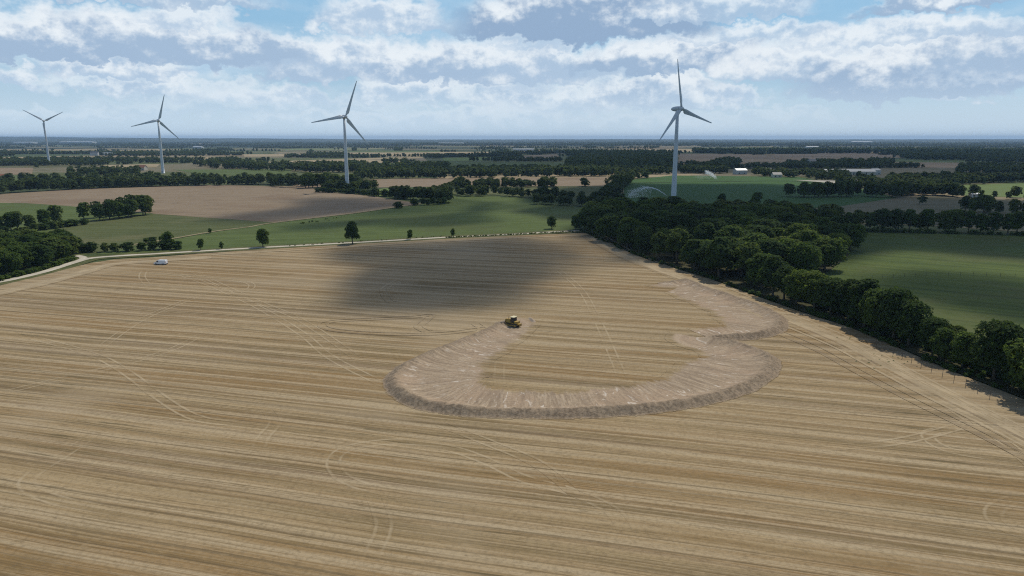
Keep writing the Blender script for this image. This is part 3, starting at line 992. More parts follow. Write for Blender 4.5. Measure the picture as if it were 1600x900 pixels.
# around the third turbine
row([(495, 300), (520, 301), (560, 303), (575, 305)], 5, 3.5, 5.5, 'the low hedge at the foot of the turbine', None, 1, 1, 1.6)
row([(580, 305), (610, 307), (640, 310)], 6, 4, 5.5, 'the low hedge at the foot of the turbine', None, 1, 1, 1.6)
row([(612, 310), (650, 312), (690, 316), (703, 317)], 6, 8.5, 12, 'the hedge cornering the green crop field', None, 2, 2, 1.0)
row([(648, 321), (668, 320), (700, 318)], 5, 4.5, 6, 'the bushes at the corner of the green crop field', None, 1, 1, 1.5)
row([(620, 325), (626, 325)], 6, 4, 5, 'the two bushes on the field boundary', None, .5, 1, 1.5)
row([(700, 303), (740, 303), (790, 305), (835, 309)], 9, 6.5, 10.5, 'the row behind the green crop field', 'west', 2, 1, 1.05)
row([(838, 319), (870, 320), (920, 323), (955, 326)], 6.5, 7, 9.5, 'the dense hedge ending the green crop field', None, 2, 2, 1.1)
row([(835, 310), (880, 312), (940, 314), (985, 316)], 8, 6.5, 9.5, 'the hedge beyond the green crop field', None, 2, 2, 1.1)
row([(945, 308), (962, 300), (975, 292), (985, 284)], 9, 8, 11, 'the tall hedge beside the maize field', None, 3, 2, 1.0)
row([(430, 291), (460, 292), (478, 291)], 8, 10, 13, 'the clump before the turbine', None, 2)
row([(478, 294), (500, 293), (525, 295), (568, 296)], 8, 12, 17, 'the clump behind the turbine', None, 3, 2)
# bands beyond
row([(-60, 306), (0, 302), (90, 297), (150, 294), (240, 291), (355, 289)], 10, 8, 13, 'the woodland belt behind the harvested field', None, 3, 2, 1.1)
row([(-60, 286), (40, 284), (150, 282), (300, 283), (350, 284)], 13, 8, 12, 'the woodland belt behind the harvested field', None, 8, 2, 1.1)
row([(372, 288), (420, 288), (458, 289)], 9, 10, 14, 'the belt behind the harvested field', None, 3, 2, 1.1)
row([(560, 278), (700, 278), (850, 276), (955, 275)], 9, 9, 14, 'the far belt behind the tan field', None, 5, 2, 1.1)
NPH = 0
lone(411, 386, 9.0, 0.95, 'medium rounded lone tree beside the track, west of the tallest roadside tree')
lone(551, 381, 11.5, 0.95, 'tallest dark lone tree standing on the edge of the farm track')
lone(641, 374, 5.2, 0.85, 'small lone tree by the track, next east of the tallest roadside tree')
lone(708, 370, 4.6, 0.8, 'smallest lone sapling near the end of the roadside tree line')
lone(862, 357, 7.5, 0.9, 'slender lone tree in the green crop just before the wood')
lone(314, 391, 5.6, 0.95, 'small pale lone tree above the track close to the white van')
lone(346, 389, 3.6, 0.8, 'tiny dark lone bush tree above the track near the white van')
lone(1128, 322, 10, 1.0, 'lone tree rising behind the wood beside the big turbine')
lone(1182, 322, 11, 1.3, 'broad lone tree rising behind the wood at the maize edge')
lone(328, 364, 2.8, 1.1, 'small round bush on the boundary between pasture and green crop')

# random countryside hedgerows and woods in the far distance
fpolys = [[P(*a) for a in pts] for nm, mt, pts in fields] + extra


def free(x, y):
    for q in fpolys:
        if min(a[0] for a in q) < x < max(a[0] for a in q) and min(a[1] for a in q) < y < max(a[1] for a in q):
            if in_poly(np.array([x]), np.array([y]), q)[0]:
                return False
    return True


bgt = []
for k in range(560):
    y0 = 640 * math.exp(random.uniform(0.0, 1.0) * 2.25)
    x0 = random.uniform(-0.85, 0.85) * y0
    if y0 < 2200 and x0 < 0 and random.random() < 0.25: continue
    ln = random.uniform(120, 520); a = random.choice([R(8), R(-4), R(15), R(95), R(80)]) + random.uniform(-.15, .15)
    sp_ = 9.0 if y0 < 2500 else 13.0
    wide = random.choice([1, 1, 2, 2, 4]) if y0 > 1000 else random.choice([1, 2])
    for d in np.arange(-ln / 2, ln / 2, sp_):
        if random.random() < 0.13: continue
        for w_ in range(wide):
            x = x0 + math.cos(a) * d + random.uniform(-3, 3) - math.sin(a) * w_ * 9
            y = y0 + math.sin(a) * d + random.uniform(-3, 3) + math.cos(a) * w_ * 9
            if y < 640 or not free(x, y): continue
            bgt.append((x, y, random.uniform(6, 11.5), random.uniform(.9, 1.5)))
# the big dark wood on the right and other far woods
for poly, sp_, hh in (([(880, 262), (900, 250), (960, 244), (1050, 245), (1050, 262), (960, 268)], 14, 15), ([(870, 274), (1050, 273), (1050, 262), (880, 264)], 14, 11),
                      ([(1400, 243), (1640, 242), (1640, 252), (1420, 250)], 20, 14), ([(1080, 236), (1400, 236), (1600, 237), (1600, 242), (1300, 239.5), (1090, 239.5)], 28, 15),
                      ([(880, 240), (1040, 240), (1045, 244), (900, 246)], 20, 14), ([(1280, 256), (1400, 254), (1390, 258), (1290, 260)], 14, 12),
                      ([(1060, 266), (1130, 266), (1140, 272), (1060, 271)], 13, 12), ([(1170, 270), (1310, 272), (1330, 279), (1180, 276)], 13, 10),
                      ([(0, 251), (300, 253), (300, 255), (0, 255)], 24, 11), ([(100, 270), (220, 267), (210, 274), (110, 276)], 17, 11), 
                      ([(300, 257), (480, 262), (700, 262), (700, 268), (500, 270), (320, 263)], 16, 13), ([(560, 271), (860, 268), (950, 270), (950, 274), (580, 276)], 13, 12),
                      ([(1500, 262), (1640, 264), (1640, 276), (1490, 272)], 15, 12), ([(1080, 263), (1140, 252), (1160, 254), (1110, 266)], 14, 12)):
    q = [P(*a) for a in poly]
    xs = [a[0] for a in q]; ys = [a[1] for a in q]
    n = int((max(xs) - min(xs)) * (max(ys) - min(ys)) / sp_ ** 2)
    X_ = rng.uniform(min(xs), max(xs), n); Y_ = rng.uniform(min(ys), max(ys), n)
    ok = in_poly(X_, Y_, q)
    for x, y in zip(X_[ok], Y_[ok]):
        bgt.append((x, y, hh * random.uniform(.75, 1.1), random.uniform(1.0, 1.5)))

# far masses beyond five kilometres
for k in range(700):
    y0 = 5200 * math.exp(random.uniform(0.0, 1.0) * 1.35)
    x0 = random.uniform(-0.85, 0.85) * y0
    ln = random.uniform(150, 900)
    for d in np.arange(-ln / 2, ln / 2, 26):
        bgt.append((x0 + d, y0 + random.uniform(-25, 25), random.uniform(8, 15), random.uniform(2.2, 3.2)))

# pick the ones built as individuals
for tr in trees:
    tr['app'] = tr['h'] * F / tr['y']
    tr['u'] = 800 + tr['x'] / (tr['y'] * cp + CAM_H * sp) * F
    tr['seen'] = -30 < tr['u'] < 1640
vis = [t_ for t_ in trees if t_['seen']]
def rank(t_):
    k_ = 0.62 if ('rear edge' in t_['shared'] or 'the back of' in t_['shared'] or 'the wood beside' in t_['shared']) else 1.0
    return (not t_.get('force', False), -t_['app'] * k_)


vis.sort(key=rank)
is_bush = lambda t_: t_['h'] < 5.6 and t_['w'] > 1.2
bushes = [t_ for t_ in vis if is_bush(t_)]
vis = [t_ for t_ in vis if not is_bush(t_)]
indiv = vis[:320] + bushes[:150]
rest = vis[320:] + bushes[150:]
outside = [t_ for t_ in trees if not t_['seen'] and t_['app'] > 40]
# unique wording for trees that can be counted along their row
END = {'the hedge beside the wire fence': 'near end', 'the hedgerow behind the meadow': 'wood', 'the dark copse by the pasture': 'pasture end',
       'the row behind the green crop field': 'turbine end', 'the tree row left of the pasture': 'far side'}
byrow = {}
for t_ in indiv:
    if t_['lab']:
        byrow.setdefault(t_['lab'][0], []).append(t_)
for what, lst in byrow.items():
    rev = what in ('the hedge beside the wire fence',)
    lst.sort(key=lambda t_: -t_['u'] if rev else t_['u'])
    for k, t_ in enumerate(lst):
        t_['label'] = f"{ORD[k]} dark tree from the {END[what]} of {what}".replace('the wood of the hedgerow', 'the wood in the hedgerow') if k < len(ORD) else None
for k, t_ in enumerate(indiv):
    x, y, h_ = t_['x'], t_['y'], t_['h']
    wv = h_ * t_['w']
    label = t_.get('label') or t_['shared']
    small = h_ < 5.6 and t_['w'] > 1.2
    nm = 'bush' if small else 'tree'
    cat = 'bush' if small else 'tree'
    if small:
        label = label.replace(' tree', ' bush', 1)
    grp = t_['group']
    rz = random.uniform(0, 6.28)
    if t_['app'] > 26 and not small:
        pr = random.choice(NEAR if t_['app'] > 38 or t_.get('force') else MID)
        o = thing(nm, label, cat, (x, y, -0.05), rz, grp)
        o.scale = (wv, wv, h_)
        for me, pn in ((pr[0], 'crown'), (pr[1], 'trunk')):
            c_ = bpy.data.objects.new(pn, me); COL.objects.link(c_); c_.parent = o
    else:
        o = bpy.data.objects.new(nm, random.choice(BUSHJ if small else MIDJ)); COL.objects.link(o)
        o.location = (x, y, -0.05); o.rotation_euler = (0, 0, rz); o.scale = (wv, wv, h_)
        tag(o, label, cat, grp)


def merged(name, recs, variants, mat):
    Vs, Fs = [], []; off = 0
    for (x, y, h_, w) in recs:
        q, f = variants[random.randrange(len(variants))]
        a = random.uniform(0, 6.28); ca, sa = math.cos(a), math.sin(a)
        v = np.empty_like(q)
        v[:, 0] = (q[:, 0] * ca - q[:, 1] * sa) * h_ * w + x
        v[:, 1] = (q[:, 0] * sa + q[:, 1] * ca) * h_ * w + y
        v[:, 2] = q[:, 2] * h_ - 0.2
        Vs.append(v); Fs.append(f + off); off += len(v)
    return link(name, np_mesh(name, np.concatenate(Vs), np.concatenate(Fs)), mat)


r_ = np.random.default_rng(55)
LOD_A = [crown_quads(r_, 420, 0.075, low=0.12, wide=0.42, lobes=10) for _ in range(4)]
LOD_B = [crown_quads(r_, 110, 0.13, low=0.06, wide=0.42, lobes=8) for _ in range(5)]
LOD_C = [crown_quads(r_, 26, 0.26, low=0.02, wide=0.42, lobes=6) for _ in range(5)]
recA = [(t_['x'], t_['y'], t_['h'], t_['w']) for t_ in rest if t_['y'] < 900] + [(t_['x'], t_['y'], t_['h'], t_['w']) for t_ in outside]
recA += [b for b in bgt if b[1] < 800]
recB = [(t_['x'], t_['y'], t_['h'], t_['w']) for t_ in rest if t_['y'] >= 900] + [b for b in bgt if 800 <= b[1] < 2300]
recC = [b for b in bgt if b[1] >= 2300]
print('TREES indiv', len(indiv), 'A', len(recA), 'B', len(recB), 'C', len(recC), 'min app', vis[319]['app'], len(bushes))
allV = []; allF = []; off = 0
objs = []
for nm, recs, var in (('a', recA, LOD_A), ('b', recB, LOD_B), ('c', recC, LOD_C)):
    for (x, y, h_, w) in recs:
        q, f = var[random.randrange(len(var))]
        a = random.uniform(0, 6.28); ca, sa = math.cos(a), math.sin(a)
        v = np.empty_like(q)
        v[:, 0] = (q[:, 0] * ca - q[:, 1] * sa) * h_ * w + x
        v[:, 1] = (q[:, 0] * sa + q[:, 1] * ca) * h_ * w + y
        v[:, 2] = q[:, 2] * h_ - 0.25
        allV.append(v); allF.append(f + off); off += len(v)
far_o = link('distant_trees', np_mesh('distant_trees', np.concatenate(allV), np.concatenate(allF)), LEAF_FAR)
tag(far_o, 'hedgerows and woods fading into the distance across the plain', 'trees', kind='stuff')

# undergrowth along the wood edge, hedge feet and verge
ug = []
for pts, n, hh in (([(912, 361), (965, 386), (1030, 410), (1110, 434), (1180, 460), (1250, 484), (1330, 510), (1400, 540), (1480, 574), (1600, 620), (1700, 662)], 230, 1.3),
                   ([(1690, 648), (1600, 606), (1540, 580), (1480, 556), (1430, 535), (1385, 518), (1330, 493), (1285, 477), (1240, 464)], 240, 2.3),
                   ([(1300, 361), (1600, 367.5), (1720, 371)], 160, 2.2),
                   ([(700, 371), (800, 366.5), (895, 362)], 300, 0.6),
                   ([(-40, 448), (20, 433), (70, 420), (112, 406)], 110, 1.8),
                   ([(450, 384), (560, 377.6), (690, 369.4)], 40, 0.6),
                   ([(520, 344), (470, 349), (540, 338)], 26, 0.8),
                   ([(560, 300), (700, 318)], 30, 1.5)):
    q = smooth_poly([P(*a) for a in pts], 1.0)
    for _ in range(n):
        x, y = q[random.randrange(len(q))]
        ug.append((x + random.uniform(-1.2, 1.2), y + random.uniform(-1.2, 1.2), hh * random.uniform(.5, 1.3), random.uniform(1.3, 2.2)))
UGP = [crown_quads(r_, 90, 0.12, low=0.0, wide=0.42, lobes=6) for _ in range(4)]
tag(merged('undergrowth', ug, UGP, LEAF), 'scrubby undergrowth along the foot of the hedges and wood', 'undergrowth', kind='stuff')
# tufts of weeds in the stubble near the fence
wd = []
for cx, cy, n, sp_ in ((1383, 562, 34, 2.6), (1360, 566, 14, 2.0), (1320, 530, 10, 1.8)):
    x0, y0 = P(cx, cy)
    for _ in range(n):
        wd.append((x0 + random.gauss(0, sp_), y0 + random.gauss(0, sp_), random.uniform(.15, .4), random.uniform(1.5, 3)))
tag(merged('weeds', wd, UGP, leaf_material('weed_leaves', (0.16, 0.18, 0.09), (0.24, 0.25, 0.13))), 'pale green weeds growing in the stubble near the fence', 'weeds', kind='stuff')

# ------------------------------------------------------------------ far buildings
M_WHITE = plain('white_cladding', (0.46, 0.46, 0.44), 0.6, 0, 0.3, 0.2, 0.1)
M_CREAM = plain('cream_render', (0.52, 0.47, 0.39), 0.8, 0, 0.2, 0.25, 0.2)
M_GREYR = plain('grey_metal_roof', (0.22, 0.24, 0.27), 0.5, 0.2, 0.4, 0.2, 0.1)
M_TILE = plain('terracotta_roof', (0.24, 0.105, 0.065), 0.85, 0, 0.2, 0.3, 0.3)
M_SLATE = plain('slate_roof', (0.075, 0.085, 0.10), 0.55, 0, 0.4, 0.2, 0.3)
M_DARKW = plain('dark_opening', (0.03, 0.032, 0.036), 0.4)
M_LIGHTR = plain('pale_sheet_roof', (0.40, 0.42, 0.45), 0.45, 0.1, 0.4, 0.15, 0.1)


def barn(name, label, cat, px, py, w, d, h, rot, wall, roof, group=None, pitch=0.3):
    x, y = P(px, py)
    o = thing(name, label, cat, (x, y, -0.15), rot, group)
    bm = bmesh.new()
    rise = d / 2 * pitch
    pts = [(-d / 2, 0), (d / 2, 0), (d / 2, h), (0, h + rise), (-d / 2, h)]
    a = [bm.verts.new((-w / 2, yy, zz)) for yy, zz in pts]; b = [bm.verts.new((w / 2, yy, zz)) for yy, zz in pts]
    bm.faces.new(a); bm.faces.new(list(reversed(b)))
    for i in (0, 1, 4):
        bm.faces.new((a[i], b[i], b[(i + 1) % 5], a[(i + 1) % 5]))
    link('wall', bm_mesh('wall', bm), wall, o)
    bm = bmesh.new()
    e, th = 0.5, 0.25
    for s in (-1, 1):
        p0 = (s * (d / 2 + e), h - e * pitch); p1 = (0, h + rise)
        v = []
        for xx in (-w / 2 - e, w / 2 + e):
            for (yy, zz) in (p0, p1):
                v.append(bm.verts.new((xx, yy, zz + 0.03))); v.append(bm.verts.new((xx, yy, zz + th)))
        for f in ((0, 1, 3, 2), (4, 6, 7, 5), (0, 4, 5, 1), (1, 5, 7, 3), (0, 2, 6, 4)):
            bm.faces.new([v[i] for i in f])
    link('roof', bm_mesh('roof', bm), roof, o)
    n = max(2, int(w / 9))
    for i in range(n):
        bm = bmesh.new()
        xx = -w / 2 + w * (i + .5) / n
        box(bm, xx - 0.9, xx + 0.9, -d / 2 - 0.06, -d / 2 + 0.1, 0.9 if w < 25 else 0.1, min(h - 0.4, 2.4 if w < 25 else h * 0.75))
        link('window' if w < 25 else 'door', bm_mesh('opening', bm), M_DARKW, o)
    return o


barn('barn', 'long low grey roofed barn with white gable beyond the maize field', 'barn', 1325, 273, 72, 18, 5, R(-2), M_CREAM, M_GREYR, pitch=.35)
barn('farm_shed', 'white end shed against the long grey roofed barn', 'shed', 1366, 272.5, 11, 14, 6.5, R(8), M_WHITE, M_GREYR)
barn('farm_building', 'white roofed farm building at the back edge of the maize field', 'farm building', 1156, 272, 17, 12, 6, R(12), M_WHITE, M_LIGHTR, pitch=.4)
barn('house', 'cream house with dark roof beside the white roofed farm building', 'house', 1197, 271, 13, 9, 5, R(-12), M_CREAM, M_SLATE, pitch=.8)
barn('house', 'pale house among trees above the long barn', 'house', 1268, 258, 16, 10, 8, R(20), M_WHITE, M_SLATE, pitch=.8)
barn('house', 'small cream cottage beside the copse in the maize field', 'cottage', 1213, 277, 12, 8, 4, R(5), M_CREAM, M_SLATE, pitch=.7)
barn('house', 'white house in the trees beyond the first turbine', 'house', 148, 243, 22, 12, 8, R(10), M_WHITE, M_SLATE, pitch=.8)
barn('farm_building', 'white shed in the trees beside the white house', 'shed', 168, 242.5, 34, 14, 6, R(0), M_WHITE, M_LIGHTR)
barn('house', 'small terracotta roofed house near the second turbine', 'house', 222, 266, 14, 9, 5, R(-8), M_CREAM, M_TILE, pitch=.8)
barn('house', 'small house hidden by trees at the edge of the woodland belt', 'house', 6, 283, 14, 9, 5, R(30), M_CREAM, M_TILE, pitch=.8)
barn('warehouse', 'long white warehouse in the far plain between two turbines', 'warehouse', 122, 224.8, 330, 80, 20, R(0), M_WHITE, M_LIGHTR, pitch=.1)
barn('warehouse', 'broad pale warehouse on the far plain left of the white one', 'warehouse', 40, 225, 190, 80, 16, R(0), M_WHITE, M_LIGHTR, pitch=.1)
barn('warehouse', 'small white warehouse just below the horizon beyond the second turbine', 'warehouse', 310, 232.5, 46, 30, 10, R(0), M_WHITE, M_LIGHTR, pitch=.2)
barn('warehouse', 'white warehouse far away beyond the long grey barn', 'warehouse', 1268, 232.8, 60, 30, 12, R(0), M_WHITE, M_LIGHTR, pitch=.15)
barn('warehouse', 'narrow white warehouse far away next to the big dark wood', 'warehouse', 1345, 223.8, 230, 80, 18, R(0), M_WHITE, M_LIGHTR, pitch=.1)
barn('farm_building', 'bright farm sheds far beyond the tan fields', 'farm building', 818, 236, 90, 25, 8, R(0), M_WHITE, M_LIGHTR, pitch=.15)
barn('warehouse', 'pale low warehouse in the hazy plain beyond the third turbine', 'warehouse', 705, 225.5, 230, 60, 12, R(0), M_CREAM, M_LIGHTR, pitch=.1)
barn('farm_shed', 'white shed beside the hedge below the bright grass field', 'shed', 1523, 308, 9, 5, 3, R(0), M_WHITE, M_LIGHTR, pitch=.3)

# distant hills: low ridges on the skyline
m_hill, t, out = material('wooded_hills')
p = t.pos()
c = t.mix(t.ss(t.noise(p, 0.0009, 5, 0.65), 0.42, 0.6), (0.024, 0.034, 0.016), (0.050, 0.060, 0.028))
c = t.mix(t.ss(t.noise(p, 0.0022, 4, 0.6), 0.66, 0.72, 0, .7), c, (0.2, 0.16, 0.10))
finish(t, out, c, 0.95, None, 0.05)
gx = np.linspace(-1, 1, 260); gy = np.linspace(0, 1, 26)
V = []
for v in gy:
    dist = 9500 + 15000 * v
    for u in gx:
        x = u * dist * 0.95
        leftness = max(0, -u - 0.15) / 0.85
        z = (30 + 75 * leftness + 10 * max(0, u - 0.3)) * math.sin(PI * min(1, v * 1.15 + 0.0)) ** 0.8 if v < 0.87 else 0
        z *= 0.55 + 0.9 * float(vnoise(np.array([x]), np.array([dist]), 2600, 71)[0])
        z += 14 * (float(vnoise(np.array([x]), np.array([dist * 2]), 300, 72)[0]) - .3) * (1 if 0 < v < .86 else 0)
        V.append((x, dist, max(z, 0) - 0.3 if 0 < v < .96 else -0.4))
V = np.array(V)
n = len(gx)
Fc = [(j * n + i, j * n + i + 1, (j + 1) * n + i + 1, (j + 1) * n + i) for j in range(len(gy) - 1) for i in range(n - 1)]
tag(link('hills', np_mesh('hills', V, Fc, True), m_hill), kind='structure')

# ------------------------------------------------------------------ wind turbines
M_TURB = plain('turbine_paint', (0.56, 0.58, 0.61), 0.45, 0, 0.4, 0.10, 0.15)
M_TURBD = plain('turbine_door', (0.30, 0.32, 0.34), 0.5)
HUB, RAD = 79.0, 40.0
AX = Vector((0.6, -0.8, 0))                     # the rotors face this way


def lathe_z(prof, seg=32):
    bm = bmesh.new()
    rings = [[bm.verts.new((r * math.cos(2 * PI * k / seg), r * math.sin(2 * PI * k / seg), z)) for k in range(seg)] for r, z in prof]
    for a, b in zip(rings, rings[1:]):
        for k in range(seg):
            bm.faces.new((a[k], a[(k + 1) % seg], b[(k + 1) % seg], b[k]))
    bm.faces.new(rings[0]); bm.faces.new(rings[-1])
    return bm


tower_me = bm_mesh('tower', lathe_z([(3.0, -0.3), (3.0, 0.4), (2.35, 0.45), (2.2, 8), (2.0, 22), (1.75, 42), (1.45, 60), (1.2, 77.0)]), True)
# egg shaped nacelle, local +x is the rotor axis
bm = bmesh.new()
prof = [(0.05, -7.2), (0.8, -6.4), (1.35, -5.6), (1.75, -4.2), (2.05, -2.2), (2.15, 0.0), (2.12, 1.6), (2.0, 2.4), (1.95, 2.45)]
rings = [[bm.verts.new((x, r * math.cos(2 * PI * k / 28), r * math.sin(2 * PI * k / 28))) for k in range(28)] for r, x in prof]
for a, b in zip(rings, rings[1:]):
    for k in range(28):
        bm.faces.new((a[k], a[(k + 1) % 28], b[(k + 1) % 28], b[k]))
bm.faces.new(rings[0]); bm.faces.new(rings[-1])
nac_me = bm_mesh('nacelle', bm, True)
bm = bmesh.new()
prof = [(1.92, 2.6), (1.95, 3.2), (1.9, 4.2), (1.6, 5.2), (1.05, 6.0), (0.5, 6.4), (0.05, 6.55)]
rings = [[bm.verts.new((x, r * math.cos(2 * PI * k / 28), r * math.sin(2 * PI * k / 28))) for k in range(28)] for r, x in prof]
for a, b in zip(rings, rings[1:]):
    for k in range(28):
        bm.faces.new((a[k], a[(k + 1) % 28], b[(k + 1) % 28], b[k]))
bm.faces.new(rings[0]); bm.faces.new(rings[-1])
hub_me = bm_mesh('hub', bm, True)
# blade along +z, chord along y, thickness along x
bm = bmesh.new()
secs = [(1.6, 1.9, 1.7, 20), (3.0, 2.1, 1.6, 20), (4.2, 3.6, 1.2, 19), (6.0, 4.1, 0.95, 16), (9, 3.6, 0.7, 12), (14, 2.9, 0.5, 8), (20, 2.3, 0.38, 5), (27, 1.75, 0.28, 3), (33, 1.35, 0.2, 1.5), (37.5, 1.0, 0.14, 1), (39.4, 0.65, 0.1, 1), (40, 0.2, 0.05, 1)]
prev = None
for r, ch, th, tw in secs:
    ring = []
    for k in range(16):
        a = 2 * PI * k / 16
        cy = 0.5 * ch * math.cos(a) + ch * 0.18 * (1 if r > 3.5 else 0)
        cx = 0.5 * th * math.sin(a) * (1.0 if r < 3.5 else (0.55 + 0.45 * math.cos(a + PI)) * 1.3)
        tw_ = R(tw)
        ring.append(bm.verts.new((cx * math.cos(tw_) - cy * math.sin(tw_) + 0.0009 * r * r, cx * math.sin(tw_) + cy * math.cos(tw_), r)))
    if prev:
        for k in range(16):
            bm.faces.new((prev[k], prev[(k + 1) % 16], ring[(k + 1) % 16], ring[k]))
    else:
        bm.faces.new(ring)
    prev = ring
bm.faces.new(list(reversed(prev)))
blade_me = bm_mesh('blade', bm, True)
bm = bmesh.new(); box(bm, -0.55, 0.55, -2.42, -2.25, 1.2, 3.6, 0.04)
door_me = bm_mesh('tower_door', bm)
yaw = math.atan2(AX.y, AX.x)
TURB = [((1052, 319), -14, 0.95, 79, 'biggest white wind turbine, rising behind the wood, one blade almost upright'),
        ((543, 298), 20, 0.93, 79, 'white wind turbine standing in the low hedge between the harvested fields'),
        ((255, 270.5), 16, 1.0, 79, 'white wind turbine rising from the woodland belt, with a blade pointing up'),
        ((77, 257), 62, 1.0, 87, 'smallest white wind turbine, its two upper blades making a wide V')]
for (bp, ang, sc_, hub_h, lab) in TURB:
    x, y = P(*bp)
    o = thing('wind_turbine', lab, 'wind turbine', (x, y, -0.15), 0, 'white wind turbines')
    o.scale = (sc_, sc_, sc_)
    for nm, me in (('tower', tower_me), ('nacelle', nac_me), ('hub', hub_me), ('tower_door', door_me)):
        c_ = link(nm, me, None, o)
        if not me.materials: me.materials.append(M_TURBD if nm == 'tower_door' else M_TURB)
        if nm == 'tower':
            c_.scale = (1, 1, hub_h / HUB)
        if nm in ('nacelle', 'hub'):
            c_.location = (0, 0, hub_h); c_.rotation_euler = (0, 0, yaw)
    for k in range(3):
        c_ = link('blade', blade_me, None, o)
        if not blade_me.materials: blade_me.materials.append(M_TURB)
        # clockwise angle as seen from the front of the rotor
        a = R(ang + 120 * k)
        c_.matrix_local = Matrix.Translation((0, 0, hub_h)) @ Matrix.Rotation(yaw, 4, 'Z') @ Matrix.Translation((4.3, 0, 0)) @ Matrix.Rotation(-a, 4, 'X')

# ------------------------------------------------------------------ bulldozer (local +x forward)
M_YEL = plain('dozer_yellow', (0.40, 0.255, 0.06), 0.6, 0, 0.3, 0.6, 1.2)
M_ROOF = plain('cream_cab_roof', (0.62, 0.54, 0.33), 0.5, 0, 0.4, 0.15, 1.0)
M_BLK = plain('dark_steel', (0.035, 0.032, 0.03), 0.6, 0.2, 0.4, 0.3, 2.0)
M_MUD = plain('muddy_track_steel', (0.075, 0.060, 0.047), 0.8, 0.1, 0.3, 0.4, 2.0)
M_GLASS = plain('tinted_glass', (0.02, 0.024, 0.028), 0.08, 0, 0.6, 0.0)
M_STEEL = plain('worn_blade_steel', (0.20, 0.165, 0.13), 0.5, 0.4, 0.4, 0.5, 1.4)
bx_, by_ = P(801, 510)
dz = thing('bulldozer', 'yellow crawler bulldozer with cream cab roof working at the end of the soil ridge', 'bulldozer', (bx_, by_, 0.12), math.atan2(0.55, -0.83))
bm = bmesh.new()      # hood and hull
prism(bm, [(0.3, 1.0), (2.15, 1.0), (2.25, 1.25), (2.2, 2.0), (2.0, 2.12), (0.3, 2.25)], -0.55, 0.55)
bmesh.ops.bevel(bm, geom=list(bm.edges), offset=0.05, segments=2, affect='EDGES')
dz.scale = (1.0, 1.0, 0.93)
link('hood', bm_mesh('hood', bm), M_YEL, dz)
bm = bmesh.new(); box(bm, -1.9, 2.0, -0.52, 0.52, 0.45, 0.998, 0.05)
link('hull', bm_mesh('hull', bm), M_YEL, dz)
bm = bmesh.new(); box(bm, -1.95, -1.0, -0.85, 0.85, 1.003, 1.75, 0.08)
link('fuel_tank', bm_mesh('fuel_tank', bm), M_YEL, dz)
bm = bmesh.new()
for s in (-1, 1):
    box(bm, -1.0, 0.6, s * 0.80 - 0.32, s * 0.80 + 0.32, 1.12, 1.26, 0.03)
link('fender', bm_mesh('fender', bm), M_YEL, dz)
bm = bmesh.new()
prism(bm, [(-0.95, 1.265), (0.28, 1.265), (0.28, 1.9), (0.12, 2.85), (-0.85, 2.85), (-0.95, 2.0)], -0.78, 0.78)
bmesh.ops.bevel(bm, geom=list(bm.edges), offset=0.04, segments=1, affect='EDGES')
cab = link('cab', bm_mesh('cab', bm), M_BLK, dz)
for s in (-1, 1):
    bm = bmesh.new()
    prism(bm, [(-0.80, 1.55), (0.14, 1.55), (0.14, 1.95), (0.03, 2.75), (-0.76, 2.75)], s * 0.785, s * 0.80)
    link('window', bm_mesh('cab_window', bm), M_GLASS, cab)
bm = bmesh.new(); box(bm, 0.285, 0.30, -0.6, 0.6, 1.4, 1.88)
link('windscreen', bm_mesh('windscreen', bm), M_GLASS, cab)
bm = bmesh.new(); box(bm, -1.05, 0.35, -0.95, 0.95, 2.855, 3.02, 0.05)
link('cab_roof', bm_mesh('cab_roof', bm), M_ROOF, dz)
for s in (-1, 1):
    bm = bmesh.new()
    pts = []
    for k in range(13):
        a = -PI / 2 + PI * k / 12
        pts.append((1.35 + 0.48 * math.cos(a), 0.50 + 0.48 * math.sin(a)))
    for k in range(13):
        a = PI / 2 + PI * k / 12
        pts.append((-1.45 + 0.48 * math.cos(a), 0.50 + 0.48 * math.sin(a)))
    y0, y1 = s * 0.86 - 0.28, s * 0.86 + 0.28
    prism(bm, pts, y0, y1)
    n = len(pts)
    # track shoes with grousers
    per = smooth_poly(pts, 0.22, closed=True)
    cen = np.array([-0.05, 0.5])
    for i in range(0, len(per)):
        p0 = per[i]; tg = per[(i + 1) % len(per)] - per[i - 1]; tg /= np.linalg.norm(tg) + 1e-9
        nr = np.array([tg[1], -tg[0]])
        if np.dot(nr, p0 - cen) < 0: nr = -nr
        a_, b_ = p0 - tg * 0.03, p0 + tg * 0.03
        prism(bm, [tuple(a_), tuple(b_), tuple(b_ + nr * 0.06), tuple(a_ + nr * 0.06)], y0 + 0.01, y1 - 0.01)
    tr = link('track', bm_mesh('track', bm), M_MUD, dz)
    bm = bmesh.new()
    for cx in (1.35, -1.45):
        disc_y(bm, cx, 0.5, 0.30, s * 0.86 + s * 0.281, s * 0.86 + s * 0.33, 20)
    box(bm, -1.1, 1.0, min(s * 1.142, s * 1.18), max(s * 1.142, s * 1.18), 0.36, 0.62)
    link('sprocket_frame', bm_mesh('sprocket_frame', bm), M_YEL, tr)
bm = bmesh.new()      # blade: curved mouldboard
pr = []
for k in range(9):
    f = k / 8
    pr.append((2.75 - 0.32 * math.sin(PI * f) + 0.10 * f, 0.02 + 1.25 * f))
back = [(x - 0.09, z) for x, z in reversed(pr)]
prism(bm, pr + back, -1.75, 1.75)
for s in (-1, 1):
    box(bm, 2.35, 2.95, s * 1.78 - 0.03, s * 1.78 + 0.03, 0.02, 1.15)
link('blade', bm_mesh('dozer_blade', bm), M_STEEL, dz)
